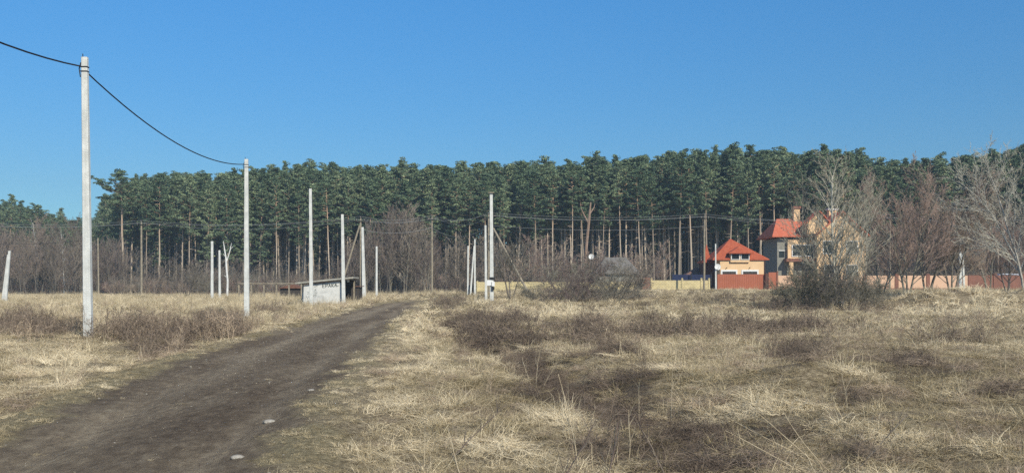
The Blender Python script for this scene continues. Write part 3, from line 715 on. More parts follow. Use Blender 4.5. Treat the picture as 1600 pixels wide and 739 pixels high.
for k in range(44):    # dark clump before the pines
    px = 540+140*(k+R.random())/44; Y = 178-R.uniform(0, 12); c = math.exp(-((px-625)/42)**2); h = 9+7*c*R.uniform(.75, 1.05)
    plant('bare_tree', on(px, Y), R.uniform(0, 6.28), R.choice(GV), 0, 0, 'leafless tree of the dark dense clump before the pines', 'bare tree', 'dark leafless clump at the road end', (h/14,)*3)
for k in range(50):    # along the wood foot
    px = 690+350*(k+R.random())/50; Y = 182-R.uniform(0, 16); h = R.uniform(5.5, 10)*(1 if px < 900 else .85)
    plant('bare_tree', on(px, Y), R.uniform(0, 6.28), R.choice(GR if px > 790 else GV), 0, 0, 'small reddish leafless tree at the foot of the pines behind the yellow wall', 'bare tree', 'small trees at the pines\' foot', (h/14*1.25, h/14*1.25, h/14))
for k in range(26):
    px = 205+350*(k+R.random())/26; Y = 186-R.uniform(0, 14); h = R.uniform(4, 8)
    plant('bare_tree', on(px, Y), R.uniform(0, 6.28), R.choice(GV), 0, 0, 'low leafless tree at the foot of the pines behind the rail fence', 'bare tree', 'low trees behind the rail fence', (h/14*1.3, h/14*1.3, h/14))
for k in range(20):
    px = 1340+300*(k+R.random())/20; Y = 172-R.uniform(0, 18); h = R.uniform(9, 14)
    plant('bare_tree', on(px, Y), R.uniform(0, 6.28), R.choice(GV), 0, 0, 'leafless tree in the grey thicket behind the peach fence', 'bare tree', 'thicket behind the peach fence', (h/14,)*3)
# undergrowth of the wood edge (a mass)
ub = bare_tree(260, 2.6, 7, .6, 3, (7, 5), .5, (.4, 1.0), .03, .1, .15, twig=.014, tsides=3); ub2 = bare_tree(261, 3.2, 6, .45, 3, (8, 5), .5, (.4, .9), .03, .2, .15, twig=.014, tsides=3)
def one(TC, m): b = MB(); b.v = TC[0].v+TC[1].v; k = len(TC[0].v); b.f = TC[0].f+[tuple(i+k for i in f) for f in TC[1].f]; return b.mesh('brush', M[m])
n = 950; px = rng.uniform(-60, 1660, n); Y = np.minimum(edge_y(px), 215)-rng.uniform(-14, 22, n); x = (px-800)/F*Y
s = rng.uniform(.6, 1.5, n); n_ = fbm(px/60, Y/30, 71); s *= (.6+.9*n_)*np.where((px > 1010) & (px < 1230), .45, 1.0)
scatter('undergrowth', 'brown leafless undergrowth along the foot of the wood', 'undergrowth', [one(ub, 'bark_brown'), one(ub2, 'bark_grey'), one(ub, 'bark_red')], np.stack([x, Y, height(x, Y)], 1),
        np.stack([0*x, 0*x, rng.uniform(0, 6.28, n)], 1), np.stack([s]*3, 1), rng.integers(0, 3, n))

# single trees by the houses
big = meshes(fan_tree(), 'bark_pale', 'bark_mid')
lean = meshes(bare_tree(304, 9.3, 2, .22, 5, (18, 6, 4, 2), .40, (.4, .8), .07, .14, .12, wob=.04, twig=.0085), 'bark_mid', 'bark_mid')
plant('bare_tree', on(1307, 66), 2.6, big, 0, 0, 'large pale leafless tree with many upright branches before the large house', 'bare tree', None, (1.0, 1.0, 1.0))
plant('bare_tree', on(1256, 69), 4.4, lean, 0, 0, 'pale leafless tree left of the large one, over the orange roof', 'bare tree', None, (.95, .95, .97))
plant('bare_tree', on(1352, 70), 1.2, lean, 0, 0, 'pale leafless tree right of the large one, before the gable corner', 'bare tree', None, (.85, .85, .92))
red1 = meshes(bare_tree(311, 13.0, 3, .26, 5, (22, 8, 6, 4), .42, (.40, .90), .13, .20, .14, wob=.06, twig=.0115), 'bark_grey', 'bark_red')
red2 = meshes(bare_tree(317, 13.0, 2, .26, 5, (22, 8, 6, 4), .42, (.40, .90), .14, .20, .14, wob=.06, twig=.0115), 'bark_grey', 'bark_red')
for px, Y, h, rz, me, lab in ((1418, 96, 11.5, 1, red1, 'leafless reddish tree with leaning dark stems right of the big pale tree'), (1448, 98, 14.0, 2.2, red2, 'tallest broad reddish leafless tree before the peach fence'),
                          (1487, 97, 12.0, 4, red1, 'leafless reddish tree with a low dark fork at the earth heap'), (1545, 102, 10.5, 5, red2, 'rounded brown leafless tree between the reddish tree and the pale willow'),
                          (1378, 104, 9.0, 3.3, red2, 'smaller reddish leafless tree close right of the large house'), (1575, 110, 9.5, .3, red1, 'low brown leafless tree behind the willow at the right edge')):
    plant('bare_tree', on(px, Y), rz, me, 0, 0, lab, 'bare tree', None, (h/13*.95, h/13*.95, h/13))
wil = meshes(bare_tree(331, 13.5, 3, .3, 5, (12, 8, 5, 4), .45, (.4, 1.0), .12, .2, .15, twig=.010, droop=.05), 'bark_pale', 'bark_pale')
plant('willow_tree', on(1603, 80), 3.4, wil, 0, 0, 'tall pale leafless willow cut by the right edge of the photo', 'willow tree', None, (1, 1, 1.12))
t795 = meshes(bare_tree(341, 6.4, 3, .16, 5, (14, 8, 5, 4), .42, (.4, .95), .085, .25, .28, twig=.010), 'bark_grey', 'bark_grey')
plant('bare_tree', on(799, 92), .5, t795, 0, 0, 'small twin stemmed leafless tree right of the pole with meter boxes', 'bare tree')
olive = meshes(bare_tree(346, 4.2, 6, .5, 4, (9, 7, 5), .5, (.4, .95), .035, .2, .12, twig=.010), 'bark_grey', 'bark_grey')
plant('bush', on(292, 112), .5, olive, 0, 0, 'olive grey bush standing at the far edge of the left field', 'bush', None, (1.1, 1.1, 1), ('stem', 'crown'))
plant('bush', on(318, 120), 2.5, olive, 0, 0, 'lower olive grey bush beside two thin white posts', 'bush', None, (.8, .8, .7), ('stem', 'crown'))
bush = [meshes(bare_tree(350+i, 3.0, 14, .85, 4, (11, 8, 5), .5, (.4, 1.0), .026, -.02, .12, twig=.0085, droop=.07), 'bark_dark', 'bark_dark') for i in range(2)]
bush.append(meshes(bare_tree(356, 3.1, 12, .75, 4, (8, 6, 4), .5, (.4, 1.0), .026, .0, .15, twig=.0085, droop=.06), 'bark_grey', 'bark_grey'))
bb = [meshes(bare_tree(370+i, 3.0, 10, .9, 4, (10, 6, 4), .5, (.4, 1.0), .026, -.02, .12, twig=.0085, droop=.09), 'bark_grey', ('bark_grey', 'bark_brown')[i]) for i in range(2)]
for px, Y, s, i, lab in ((1262, 64, .85, 0, 'dark grey green bush at the left foot of the big pale tree'), (1290, 63, .95, 2, 'dense dark bush right before the big pale tree'), (1322, 66, .9, 0, 'dark bush under the trunk of the big pale tree'),
                         (1352, 64, .75, 2, 'low dark bush at the right foot of the big pale tree'), (1276, 68, .95, 2, 'dark upright bush behind the two front bushes')):
    plant('bush', on(px, Y), i*2+px, bush[i], 0, 0, lab, 'bush', None, (s, s, s*1.22), ('stem', 'crown'))
for px, Y, s, i, lab in ((868, 84, 1.05, 0, 'leftmost arching bush of the brown thicket before the yellow wall'), (905, 86, 1.25, 1, 'tall arching bush in the middle of the brown thicket'), (942, 88, 1.3, 0, 'highest bush of the brown thicket, before the grey roofed shed'),
                         (978, 86, 1.2, 1, 'broad bush of the brown thicket left of the brick pillar'), (892, 80, .8, 1, 'low dark bush along the front of the brown thicket'), (960, 80, .8, 0, 'low bush at the front right of the brown thicket'), (842, 82, .5, 0, 'small sprawling bush at the foot of the wooden strut')):
    plant('bush', on(px, Y), i*2+px, bb[i], 0, 0, lab, 'bush', None, (s*1.12, s*1.12, s*1.12), ('stem', 'crown'))

# broken pine with a forked top, dead white birch
def stick(name, pts_list, m, label, cat, loc):
    o = empty(name, loc, 0, label, cat)
    for k, (nm, pts, rs) in enumerate(pts_list):
        MB().tube(pts, rs, 7).build(nm, m, o)
    return o
x, Y, z = on(912, 178); q = 178/F
stick('broken_pine', [('trunk', [(0, 0, 0), (.3, 0, 5), (.6, .1, 9), (1.0, 0, 13), (1.3, 0, 16.2)], [.32, .3, .27, .26, .12]), ('branch', [(.9, 0, 12.3), (-.1, 0, 14.2), (-.5, 0, 15.2)], [.17, .12, .05]), ('branch', [(1.1, 0, 14), (1.9, 0, 15.2), (2.1, 0, 16)], [.14, .1, .04])],
      M['stub'], 'reddish broken off pine with a forked top before the wood', 'dead tree', (x, Y, z))
x, Y, z = on(355, 112)
stick('dead_birch', [('trunk', [(0, 0, 0), (.05, 0, 2), (-.1, 0, 3.6), (-.15, 0, 4.6), (-.3, 0, 5.6), (-.45, 0, 6.6)], [.13, .11, .10, .09, .07, .03]), ('branch', [(-.12, 0, 4.1), (.15, 0, 4.9), (.35, 0, 5.6), (.5, 0, 6.4)], [.07, .06, .05, .02]),
      ('branch', [(.35, 0, 5.6), (.7, 0, 6.0)], [.03, .015]), ('branch', [(-.15, 0, 4.7), (-.45, 0, 5.1)], [.04, .015]), ('branch', [(0, 0, 2.4), (-.35, 0, 2.6)], [.035, .015])],
      M['birch'], 'white dead birch with a forked bare top beside two thin posts', 'dead tree', (x, Y, z))

# ------------------------------------------------------------------ poles
def pole(px, Y, pytop, label, pxtop=None, w0=.26, w1=.17, m='concrete', name='concrete_pole', group=None, kind='square', cap=False, fit='none', dep=.8):
    x = PX(px, Y); z = gz(x, Y); h = PZ(pytop, Y)-z; dx = PX(pxtop, Y)-x if pxtop is not None else 0
    o = empty(name, (x, Y, z), 0, label, 'pole', group)
    if kind == 'square':
        b = MB(); a, c = w0/2, w1/2; n = 8
        for i in range(n):                     # tapered shaft with rounded corners
            t0, t1 = i/n, (i+1)/n
            def ring(t):
                hw = a+(c-a)*t; hd = hw*dep; zz = -.3*(t == 0)+h*t; e = hw*.16
                return [(dx*t+sx*u, sy*v, zz) for sx, sy, u, v in ((-1,-1,hw-e,hd),(1,-1,hw-e,hd),(1,-1,hw,hd-e),(1,1,hw,hd-e),(1,1,hw-e,hd),(-1,1,hw-e,hd),(-1,1,hw,hd-e),(-1,-1,hw,hd-e))]
            k = len(b.v)
            if i == 0: b.v += ring(0); b.f.append(tuple(range(7, -1, -1)))
            b.v += ring(t1); k = len(b.v)-16
            for q_ in range(8): b.f.append((k+q_, k+(q_+1) % 8, k+8+(q_+1) % 8, k+8+q_))
        b.f.append(tuple(range(len(b.v)-8, len(b.v))))
        b.build('shaft', M[m], o)
    else:
        MB().tube([(0, 0, -.3), (dx*.3+.01, 0, h*.3), (dx*.7-.01, 0, h*.7), (dx, 0, h)], [w0/2, w0*.46, (w0+w1)/4.2, w1/2], 10).build('shaft', M[m], o)
    if cap: MB().box(dx-w1, dx+w1, -w1, w1, h, h+.07).build('cap', M['grey_wood'], o)
    if fit == 'cross':
        b = MB().box(dx-.55, dx+.55, -w1/2-.07, -w1/2, h-.42, h-.33); b.build('crossarm', M['dark_metal'], o)
        for sx in (-.48, 0, .48):
            MB().tube([(dx+sx, -w1/2-.035, h-.33 if sx else h), (dx+sx, -w1/2-.035, h-.2 if sx else h+.12), (dx+sx, -w1/2-.035, h-.12 if sx else h+.2)], [.02, .055, .035], 8).build('insulator', M['insul'], o)
    return o, h
POLES = 'pale concrete poles along the road'
p1, h1 = pole(138, 30, 90, 'nearest and tallest pale concrete pole, carrying the thick black cable', 132.5, .255, .18)
p2, h2 = pole(385.5, 53, 249, 'second pale concrete pole beside the road where the black cable ends', 385, .27, .19)
p3, h3 = pole(486.5, 75, 295, 'pale concrete pole before the left part of the whitewashed wall', 485, .28, .2)
p4, h4 = pole(537, 79.7, 335, 'pale concrete pole at the right end of the whitewashed wall', 535, .30, .21)
p5, h5 = pole(569, 98, 355, 'pale concrete pole before the strutted wooden pole', 566.5, .36, .22)
p0, h0 = pole(-1700, 7.2, -1300, 'pale concrete pole outside the picture', None, .27, .19)
# fittings on the two cable poles
for (po, h, dx, w_) in ((p1, h1, -.11, .19), (p2, h2, -.02, .19)):
    for k in (0, 1): MB().box(dx-w_/2-.012, dx+w_/2+.012, -w_*.4-.012, w_*.4+.012, h-.32-.14*k, h-.29-.14*k).build('steel_band', M['dark_metal'], po)
    MB().tube([(dx-w_/2-.01, -.02, h-.16), (dx-w_/2-.07, -.02, h-.35), (dx-w_/2-.03, -.02, h-.62)], .018, 5).build('hook', M['dark_metal'], po)
    MB().tube([(dx-.06, 0, h-.05), (dx-.065, 0, h+.11)], .014, 5).build('pin', M['dark_metal'], po)
MB().box(-.17, -.125, -.05, .03, 4.9+.9, 5.02+.9).build('bracket', M['dark_metal'], p1)
# the thick cable
def sagline(a, b, sag, n=18):
    return [(a[0]+(b[0]-a[0])*t, a[1]+(b[1]-a[1])*t, a[2]+(b[2]-a[2])*t-4*sag*t*(1-t)) for t in [i/n for i in range(n+1)]]
A0 = (p0.location.x, 7.2, 8.75); A1 = (PX(133, 30)-.14, 30, PZ(104, 30)); A1b = (PX(133, 30)+.05, 30.12, PZ(113.5, 30)); A2 = (PX(384, 53)-.12, 53, PZ(257, 53))
MB().tube(sagline(A0, A1, .95)+sagline((A1[0]+.0, A1[1]+.1, A1[2]-.03), A2, .80), .024, 6).build('overhead_cable', M['cable']); 
tag(bpy.data.objects['overhead_cable'], 'thick black cable sagging between the two nearest concrete poles', 'cable')
# wooden line of poles
ln = [(-60, 128, 348), (221, 124, 347), (563.5, 118, 341), (675, 124, 339), (763.5, 120, 335), (1101, 126, 337), (1391, 128, 338), (1660, 128, 338)]
labs = [None, 'weathered wooden pole standing in the far left field', 'wooden pole with side struts behind the pale concrete one', 'wooden pole near the end of the dirt road', 'slim wooden pole hidden close behind the tallest pole of the cluster',
        'wooden pole by the yellow wall left of the garage', 'slender grey pole between the big pale tree and the reddish trees', None]
tops = []
for (px, Y, pt), lb in zip(ln, labs):
    x = PX(px, Y)
    if lb:
        m_ = 'grey_wood'; o, h = pole(px-(1 if px > 1000 else 0), Y, pt, lb, px, .30, .20, m_, 'wooden_pole', None, 'round', fit='cross')
    tops.append((x, Y-.17, PZ(pt, Y)))
for k, (dx, dz, dd) in enumerate(((-.48, -.12, 0), (0, .2, 0), (.48, -.12, 0), (0, -1.4, .0))):
    pts = []
    T_ = tops if k < 3 else tops[2:6]
    for i in range(len(T_)-1):
        a = T_[i]; b = T_[i+1]
        seg = sagline((a[0]+dx, a[1], a[2]+dz), (b[0]+dx, b[1], b[2]+dz), .55+.25*k*(i % 2), 14); pts += seg if i == 0 else seg[1:]
    o = MB().tube(pts, .015, 4).build('power_line_wire', M['wire'])
    tag(o, ['uppermost of the thin wires strung across the wood', 'thin wire on the tips of the wooden poles', 'thin wire on the near ends of the crossarms', 'lowest thin wire between the strutted pole and the garage pole'][k], 'wire')
bpy.data.objects['power_line_wire']['label'] = 'thin wire on the left ends of the crossarms'
# struts
def strut(px0, py0, px1, py1, Y, Y2, label, r=.12, m='grey_wood', name='pole_strut'):
    x0 = PX(px0, Y); x1 = PX(px1, Y2); z0 = gz(x0, Y)-.2 if py0 is None else PZ(py0, Y)
    return tag(MB().tube([(x0, Y, z0), (x1, Y2, PZ(py1, Y2))], [r, r*.8], 8).build(name, M[m]), label, 'strut')
strut(527, None, 562, 352, 117.2, 118, 'long wooden strut leaning right against the wooden pole', .13)
strut(572.5, None, 565.5, 362, 116.5, 118, 'short steep wooden strut at the right of the pale concrete pole', .13)
strut(827, None, 771, 357, 114, 119, 'long wooden strut leaning left down from the pole cluster', .15)
# pole cluster near the road end
pt, ht = pole(768.5, 86, 302, 'tallest concrete pole of the cluster, with a cap and meter boxes', 767.5, .34, .27, cap=True)
o_ = MB().box(-.42, -.05, -.30, -.16, PZ(446, 86)-pt.location.z, PZ(437.5, 86)-pt.location.z).build('meter_box', M['white_paint'], pt)
MB().box(.0, .26, -.34, -.14, PZ(447, 86)-pt.location.z, PZ(440, 86)-pt.location.z).build('meter_box', M['white_paint'], pt)
MB().box(-.23, .27, -.19, .17, PZ(437, 86)-pt.location.z, PZ(433, 86)-pt.location.z).build('clamp_band', M['dark_metal'], pt)
MB().box(.0, .24, -.33, -.14, PZ(453, 86)-pt.location.z, PZ(448, 86)-pt.location.z).build('junction_box', M['dark_metal'], pt)
pole(759.5, 88, 352, 'lower concrete pole at the left of the capped cluster pole', 758.5, .24, .17)
pole(731, 108, 384, 'thin white pole left of the leaning pair', 731.5, .20, .15)
pole(742, 108, 374, 'thin white pole in the leaning pair near the road end', 742, .22, .15)
pole(735, 107.5, 384, 'thin white pole leaning against its neighbour near the road end', 741, .20, .14)
bx = PX(738, 109); b_ = tag(empty('utility_box', (bx, 109, gz(bx, 109))), 'small black box on the ground behind the leaning white poles', 'box')
MB().box(-.42, .42, -.25, .25, 0, 1.05).build('body', M['dark_metal'], b_); MB().prism([(-.47, 1.05), (.47, 1.05), (.4, 1.16), (-.4, 1.16)], -.3, .3).build('lid', M['dark_metal'], b_)
pole(588.5, 112, 385, 'thin white pole standing alone right of the strutted pole', 588.5, .24, .2)
pole(331.5, 100, 377, 'thin white pole left of the dead birch', 331.5, .27, .22)
pole(343.5, 103, 391, 'shorter thin white pole next to the dead birch', 343, .24, .18)
bz, _ = None, None
pole(8, 92, 392, 'white pole of the leaning pair at the left edge of the photo', 15, .30, .2)
pole(4.5, 92.5, 398, 'white strut pole of the leaning pair at the left edge of the photo', 13, .26, .18)
pole(154, 150, 372, 'dark wooden pole right of the nearest concrete pole', 153, .28, .2, 'grey_wood', 'wooden_pole', None, 'round')
pole(1500.5, 118, 374, 'pale grey pole among the reddish leafless trees', 1500, .34, .25)
pole(1506.5, 118.4, 396, 'short pale pole beside the taller one among the reddish trees', 1504, .26, .2)
pole(1118.5, 131, 381, 'thin white pole with a dish, at the left corner of the terracotta gate', 1118, .22, .16)
o = MB().tube(sagline((PX(-80, 150), 150, PZ(379, 150)), (PX(153, 150), 150, PZ(374, 150)), .5), .022, 4).build('telephone_wire', M['cable']); tag(o, 'dark wire ending at the wooden pole behind the nearest concrete pole', 'wire')
# satellite dish by the garage, and on the shed
def dish(px, py, Y, r, label, mast=None):
    x = PX(px, Y); z = PZ(py, Y); o = empty('satellite_dish', (x, Y, z), 0, label, 'satellite dish'); b = MB(); n = 20
    rings = [(0, .16), (.5, .12), (.85, .04), (1, 0)]
    b.v.append((0, .0+r*.16, 0))
    for (k, dd) in rings[1:]:
        for i in range(n): a = i*2*math.pi/n; b.v.append((k*r*math.cos(a), dd*r, k*r*math.sin(a)))
    for i in range(n): b.f.append((0, 1+i, 1+(i+1) % n))
    for q_ in range(2):
        for i in range(n): b.f.append((1+q_*n+i, 1+(q_+1)*n+i, 1+(q_+1)*n+(i+1) % n, 1+q_*n+(i+1) % n))
    b.build('reflector', M['white_paint'], o, smooth=True)
    MB().tube([(0, 0, -r*.9), (0, -r*.9, -.1*r)], .03, 5).build('feed_arm', M['dark_metal'], o); MB().box(-.05, .05, -r*.95-.05, -r*.95+.05, -.1*r-.05, -.1*r+.07).build('receiver', M['white_paint'], o)
    if mast: MB().tube([(0, .12, 0), (.0, .14, -mast)], .04, 6).build('mast', M['dark_metal'], o)
    return o
dish(1121.5, 417, 130.8, .42, 'white satellite dish left of the garage wall')
dish(924, 401, 146, .42, 'white satellite dish on a mast above the brown thicket', 5.6)

# ------------------------------------------------------------------ left: whitewashed wall with a shed roof, rail fence
Yw = 80; x0, x1 = PX(473.5, Yw), PX(538, Yw); zb = gz((x0+x1)/2, Yw)-.2
bs = empty('bus_shelter', (x0, Yw, zb), 0, 'low whitewashed shelter with painted lettering and a tilted slab roof', 'shelter')
W_ = x1-x0; zt0 = PZ(446, Yw)-zb; zt1 = PZ(440, Yw)-zb
MB().prism([(0, 0), (W_, 0), (W_, PZ(448, Yw)-zb), (W_-.42, zt1), (.06, zt0)], 0, .16).build('wall', M['whitewash'], bs)
MB().box(.05, .2, 1.9, 2.05, 0, zt0+.15).build('post', M['grey_wood'], bs)
MB().box(W_+.55, W_+.67, 1.2, 1.32, 0, zt1+.3).build('post', M['grey_wood'], bs)
MB().box(-.28, -.17, .9, 1.0, 0, PZ(441, Yw)-zb-.06).build('post', M['concrete'], bs)
M['rust'] = mat('rusty_sheet', (.12, .055, .035), .9, (.22, .11, .075), 4, .2, 20)
M['slab'] = mat('roof_slab', (.26, .25, .21), .9, (.44, .42, .36), 5, .2, 20)
M['dark_boards'] = mat('dark_boards', (.035, .03, .026), .9, (.08, .068, .058), 4, .2, 15)
a0 = (PX(463, Yw)-x0, PZ(442, Yw)-zb); a1 = (PX(553, Yw)-x0, PZ(433.2, Yw)-zb)
MB().prism([(a0[0], a0[1]-.09), (a1[0], a1[1]-.09), (a1[0], a1[1]+.04), (a0[0], a0[1]+.04)], -.35, 2.6).build('roof', M['slab'], bs)
MB().prism([(.15, 0), (W_+.55, 0), (W_+.55, a1[1]-.17), (.15, a0[1]-.06)], 2.2, 2.3).build('back_wall', M['dark_boards'], bs)
MB().box(W_+1.9*0+.06, W_+.25, .95, 1.0, zt1-.03, zt1+.12).build('plate', M['white_paint'], bs)
# painted letters as flat strokes just proud of the wall
M['spray'] = mat('dark_paint', (.10, .11, .10), .8); M['spray2'] = mat('faded_paint', (.30, .31, .29), .8)
def strokes(lines, x, z, s, wdt, m):
    b = MB()
    for L_ in lines:
        for (ax, az), (bx_, bz_) in zip(L_[:-1], L_[1:]):
            p = Vector((x+ax*s, z+az*s)); q_ = Vector((x+bx_*s, z+bz_*s)); d = (q_-p)
            if d.length < 1e-6: continue
            nrm = Vector((-d.y, d.x)).normalized()*wdt/2; d = d.normalized()*wdt*.35; p = p-d; q_ = q_+d
            b.poly([(p.x-nrm.x, -.004-.0008*len(b.f), p.y-nrm.y), (q_.x-nrm.x, -.004-.0008*len(b.f), q_.y-nrm.y), (q_.x+nrm.x, -.004-.0008*len(b.f), q_.y+nrm.y), (p.x+nrm.x, -.004-.0008*len(b.f), p.y+nrm.y)])
    return b.build('lettering', m, bs)
GL = {'E': [[(.6,1),(0,1),(0,0),(.6,0)],[(0,.5),(.5,.5)]], 'P': [[(0,0),(0,1),(.55,1),(.6,.75),(.5,.5),(0,.5)]], 'A': [[(0,0),(.35,1),(.7,0)],[(.15,.4),(.55,.4)]], 'K': [[(0,0),(0,1)],[(.6,1),(0,.45),(.65,0)]]}
allL = []
xx = PX(504, Yw)-x0
for k, ch in enumerate('EPAKA'):
    allL += [[(px_+k*1.02+(0 if ch != 'A' else -.02), pz_+k*.09) for px_, pz_ in L_] for L_ in GL[ch]]
strokes(allL, xx, PZ(449.2, Yw)-zb, .25, .055, M['spray'])
sl_ = []
for (ax, ay, bx_, by_) in ((491,449,496,446),(491,455,494,451),(480,456,483,456),(480,459,484,458),(479,463,481,467),(482,463,484,466),(491,457,495,457),(490,462,493,460),(494,458,494,463),(480,470,484,469),(481,473,483,471),(492,452,494,454),(527,447,529,446)):
    sl_.append([(PX(ax, Yw)-x0, PZ(ay, Yw)-zb), (PX(bx_, Yw)-x0, PZ(by_, Yw)-zb)])
strokes(sl_, 0, 0, 1, .05, M['spray2'])
# dark shed right behind the shelter
Yd = 90; xd = PX(554, Yd); ds = empty('wooden_shed', (xd, Yd, gz(xd, Yd)-.1), 0, 'small dark board shed between the shelter and a concrete pole', 'shed')
MB().box(-.75, .45, 0, 1.8, 0, 1.45).build('wall', M['dark_boards'], ds); MB().prism([(-.9, 1.45), (.6, 1.5), (.6, 1.56), (-.9, 1.53)], -.2, 2.0).build('roof', M['rust'], ds)
MB().box(-.6, -.53, -.06, -.01, 0, 1.4).build('door_frame', M['grey_wood'], ds)
# rail fence
Yr = 106; fr = empty('rail_fence', (PX(372, Yr), Yr, 0), 0, 'low grey rail fence left of the whitewashed shelter', 'fence')
fx0 = fr.location.x; fx1 = PX(470, Yr)
MB().box(0, fx1-fx0, -.05, .05, PZ(442.8, Yr)-.05, PZ(442.8, Yr)+.05).build('rail', M['grey_wood'], fr)
for k in range(6):
    x = (fx1-fx0)*k/5+.06; zz = gz(fx0+x, Yr); MB().box(x-.08, x+.08, .055, .2, zz-.1, PZ(442.3, Yr)).build('post', M['grey_wood'], fr)
hx = PX(455, 112); hut = empty('low_hut', (hx, 112, gz(hx, 112)-.1), 0, 'low rusty brown hut behind the left end of the shelter', 'hut')
MB().box(-1.3, 1.3, 0, 2, 0, 1.3).build('wall', M['dark_boards'], hut); MB().prism([(-1.5, 1.3), (1.5, 1.3), (.1, 1.75)], -.25, 2.2).build('roof', M['rust'], hut)

# ------------------------------------------------------------------ fences on the right
def brickmat(name, c1, c2, mortar, sc1=1.0, w=.25, h=.075, ms=.012):
    m = bpy.data.materials.new(name); m.use_nodes = True; t = m.node_tree; b = t.nodes['Principled BSDF']; N = t.nodes.new; L = t.links.new
    tc = N('ShaderNodeTexCoord'); s = N('ShaderNodeSeparateXYZ'); cx = N('ShaderNodeCombineXYZ'); L(tc.outputs['Object'], s.inputs[0]); 
    ad = N('ShaderNodeMath'); L(s.outputs[0], ad.inputs[0]); L(s.outputs[1], ad.inputs[1]); L(ad.outputs[0], cx.inputs[0]); L(s.outputs[2], cx.inputs[1])
    br = N('ShaderNodeTexBrick'); br.inputs['Scale'].default_value = sc1; br.inputs['Brick Width'].default_value = w; br.inputs['Row Height'].default_value = h; br.inputs['Mortar Size'].default_value = ms
    br.inputs['Color1'].default_value = (*c1, 1); br.inputs['Color2'].default_value = (*c2, 1); br.inputs['Mortar'].default_value = (*mortar, 1); L(cx.outputs[0], br.inputs['Vector'])
    n = N('ShaderNodeTexNoise'); n.inputs['Scale'].default_value = 1.3; n.inputs['Detail'].default_value = 8; L(tc.outputs['Object'], n.inputs['Vector'])
    mr = N('ShaderNodeMapRange'); mr.inputs['To Min'].default_value = .65; mr.inputs['To Max'].default_value = 1.3; L(n.outputs[0], mr.inputs[0])
    hs_ = N('ShaderNodeHueSaturation'); L(br.outputs[0], hs_.inputs['Color']); L(mr.outputs[0], hs_.inputs['Value']); L(hs_.outputs[0], b.inputs['Base Color']); b.inputs['Roughness'].default_value = .9
    bp = N('ShaderNodeBump'); bp.inputs['Strength'].default_value = .4; bp.inputs['Distance'].default_value = .02; L(br.outputs['Fac'], bp.inputs['Height']); bp.invert = True; L(bp.outputs[0], b.inputs['Normal'])
    return m
M['yellow_block'] = brickmat('yellow_block', (.72, .60, .32), (.60, .50, .27), (.36, .30, .18), w=.4, h=.2, ms=.02)
M['brick'] = brickmat('red_brick', (.30, .10, .06), (.22, .075, .05), (.22, .16, .12))
M['peach'] = mat('peach_render', (.74, .50, .28), .9, (.82, .57, .33), 1.2, .1, 40)
M['peach_fence'] = mat('peach_fence_render', (.62, .40, .27), .9, (.72, .48, .33), 1.5, .1, 30)
M['terracotta'] = mat('terracotta_sheet', (.36, .115, .062), .75, (.42, .14, .08), .9, .08, 20)
M['navy'] = mat('navy_sheet', (.012, .018, .055), .5, (.02, .03, .085), 2)
def rooftile(name, c1, c2):
    m = mat(name, c1, .8, c2, 2.5); t = m.node_tree; b = t.nodes['Principled BSDF']; tc = t.nodes.new('ShaderNodeTexCoord')
    wv = t.nodes.new('ShaderNodeTexWave'); wv.wave_type = 'BANDS'; wv.bands_direction = 'Z'; wv.inputs['Scale'].default_value = 1.6; wv.inputs['Distortion'].default_value = .3; t.links.new(tc.outputs['Object'], wv.inputs['Vector'])
    bp = t.nodes.new('ShaderNodeBump'); bp.inputs['Strength'].default_value = .5; bp.inputs['Distance'].default_value = .06; t.links.new(wv.outputs['Fac'], bp.inputs['Height']); t.links.new(bp.outputs[0], b.inputs['Normal']); return m
M['roof_red'] = rooftile('red_roof_tiles', (.34, .070, .030), (.46, .12, .055))
M['roof_orange'] = rooftile('orange_roof_tiles', (.50, .12, .06), (.62, .18, .10))
M['roof_grey'] = rooftile('grey_roof_sheet', (.13, .12, .11), (.22, .205, .185))
M['roof_brown'] = rooftile('brown_roof_tiles', (.17, .095, .07), (.25, .15, .11))
M['grey_render_and_shade'] = mat('grey_render_and_shade', (.20, .20, .17), .9, (.29, .28, .24), 2)  # grey shed walls; also stands in for shade on the house's left wing

Yf = 131
def wall_run(name, label, px0, px1, pyt, Y, m, posts=(), postm=None, ptop=2, thick=.2, cat='fence', pw=.36, base=None):
    x0 = PX(px0, Y); x1 = PX(px1, Y); zb = min(gz(x, Y) for x in np.linspace(x0, x1, 8))-.3; o = empty(name, (x0, Y, zb), 0, label, cat)
    MB().box(0, x1-x0, 0, thick, 0, PZ(pyt, Y)-zb).build('panel', m, o)
    if base: MB().box(0, x1-x0, -.03, thick+.03, 0, .62).build('plinth', base, o)
    for p in posts:
        x = PX(p, Y)-x0; q_ = MB().box(x-pw/2, x+pw/2, -.08, thick+.08, 0, PZ(pyt-ptop, Y)-zb).build('pillar', postm, o)
        MB().prism([(x-pw/2-.04, PZ(pyt-ptop, Y)-zb), (x+pw/2+.04, PZ(pyt-ptop, Y)-zb), (x, PZ(pyt-ptop, Y)-zb+.13)], -.12, thick+.12).build('coping', postm, q_)
    return o
wall_run('block_wall', 'low yellow block wall left of the garage, behind the last wooden pole', 1017, 1108.5, 438, Yf, M['yellow_block'], (1018, 1066, 1096, 1108), M['yellow_block'], 2.5, pw=.22)
wall_run('block_wall', 'long low yellow block wall behind the small tree and the brown thicket', 744, 1003, 440.5, Yf+1, M['yellow_block'], (746, 800, 855, 905, 955), M['yellow_block'], .8, pw=.25)
wall_run('brick_pillar', 'weathered red brick pillar between two yellow block walls', 1004, 1015.5, 433.5, Yf-.5, M['brick'], (), M['brick'], thick=.9, cat='pillar')
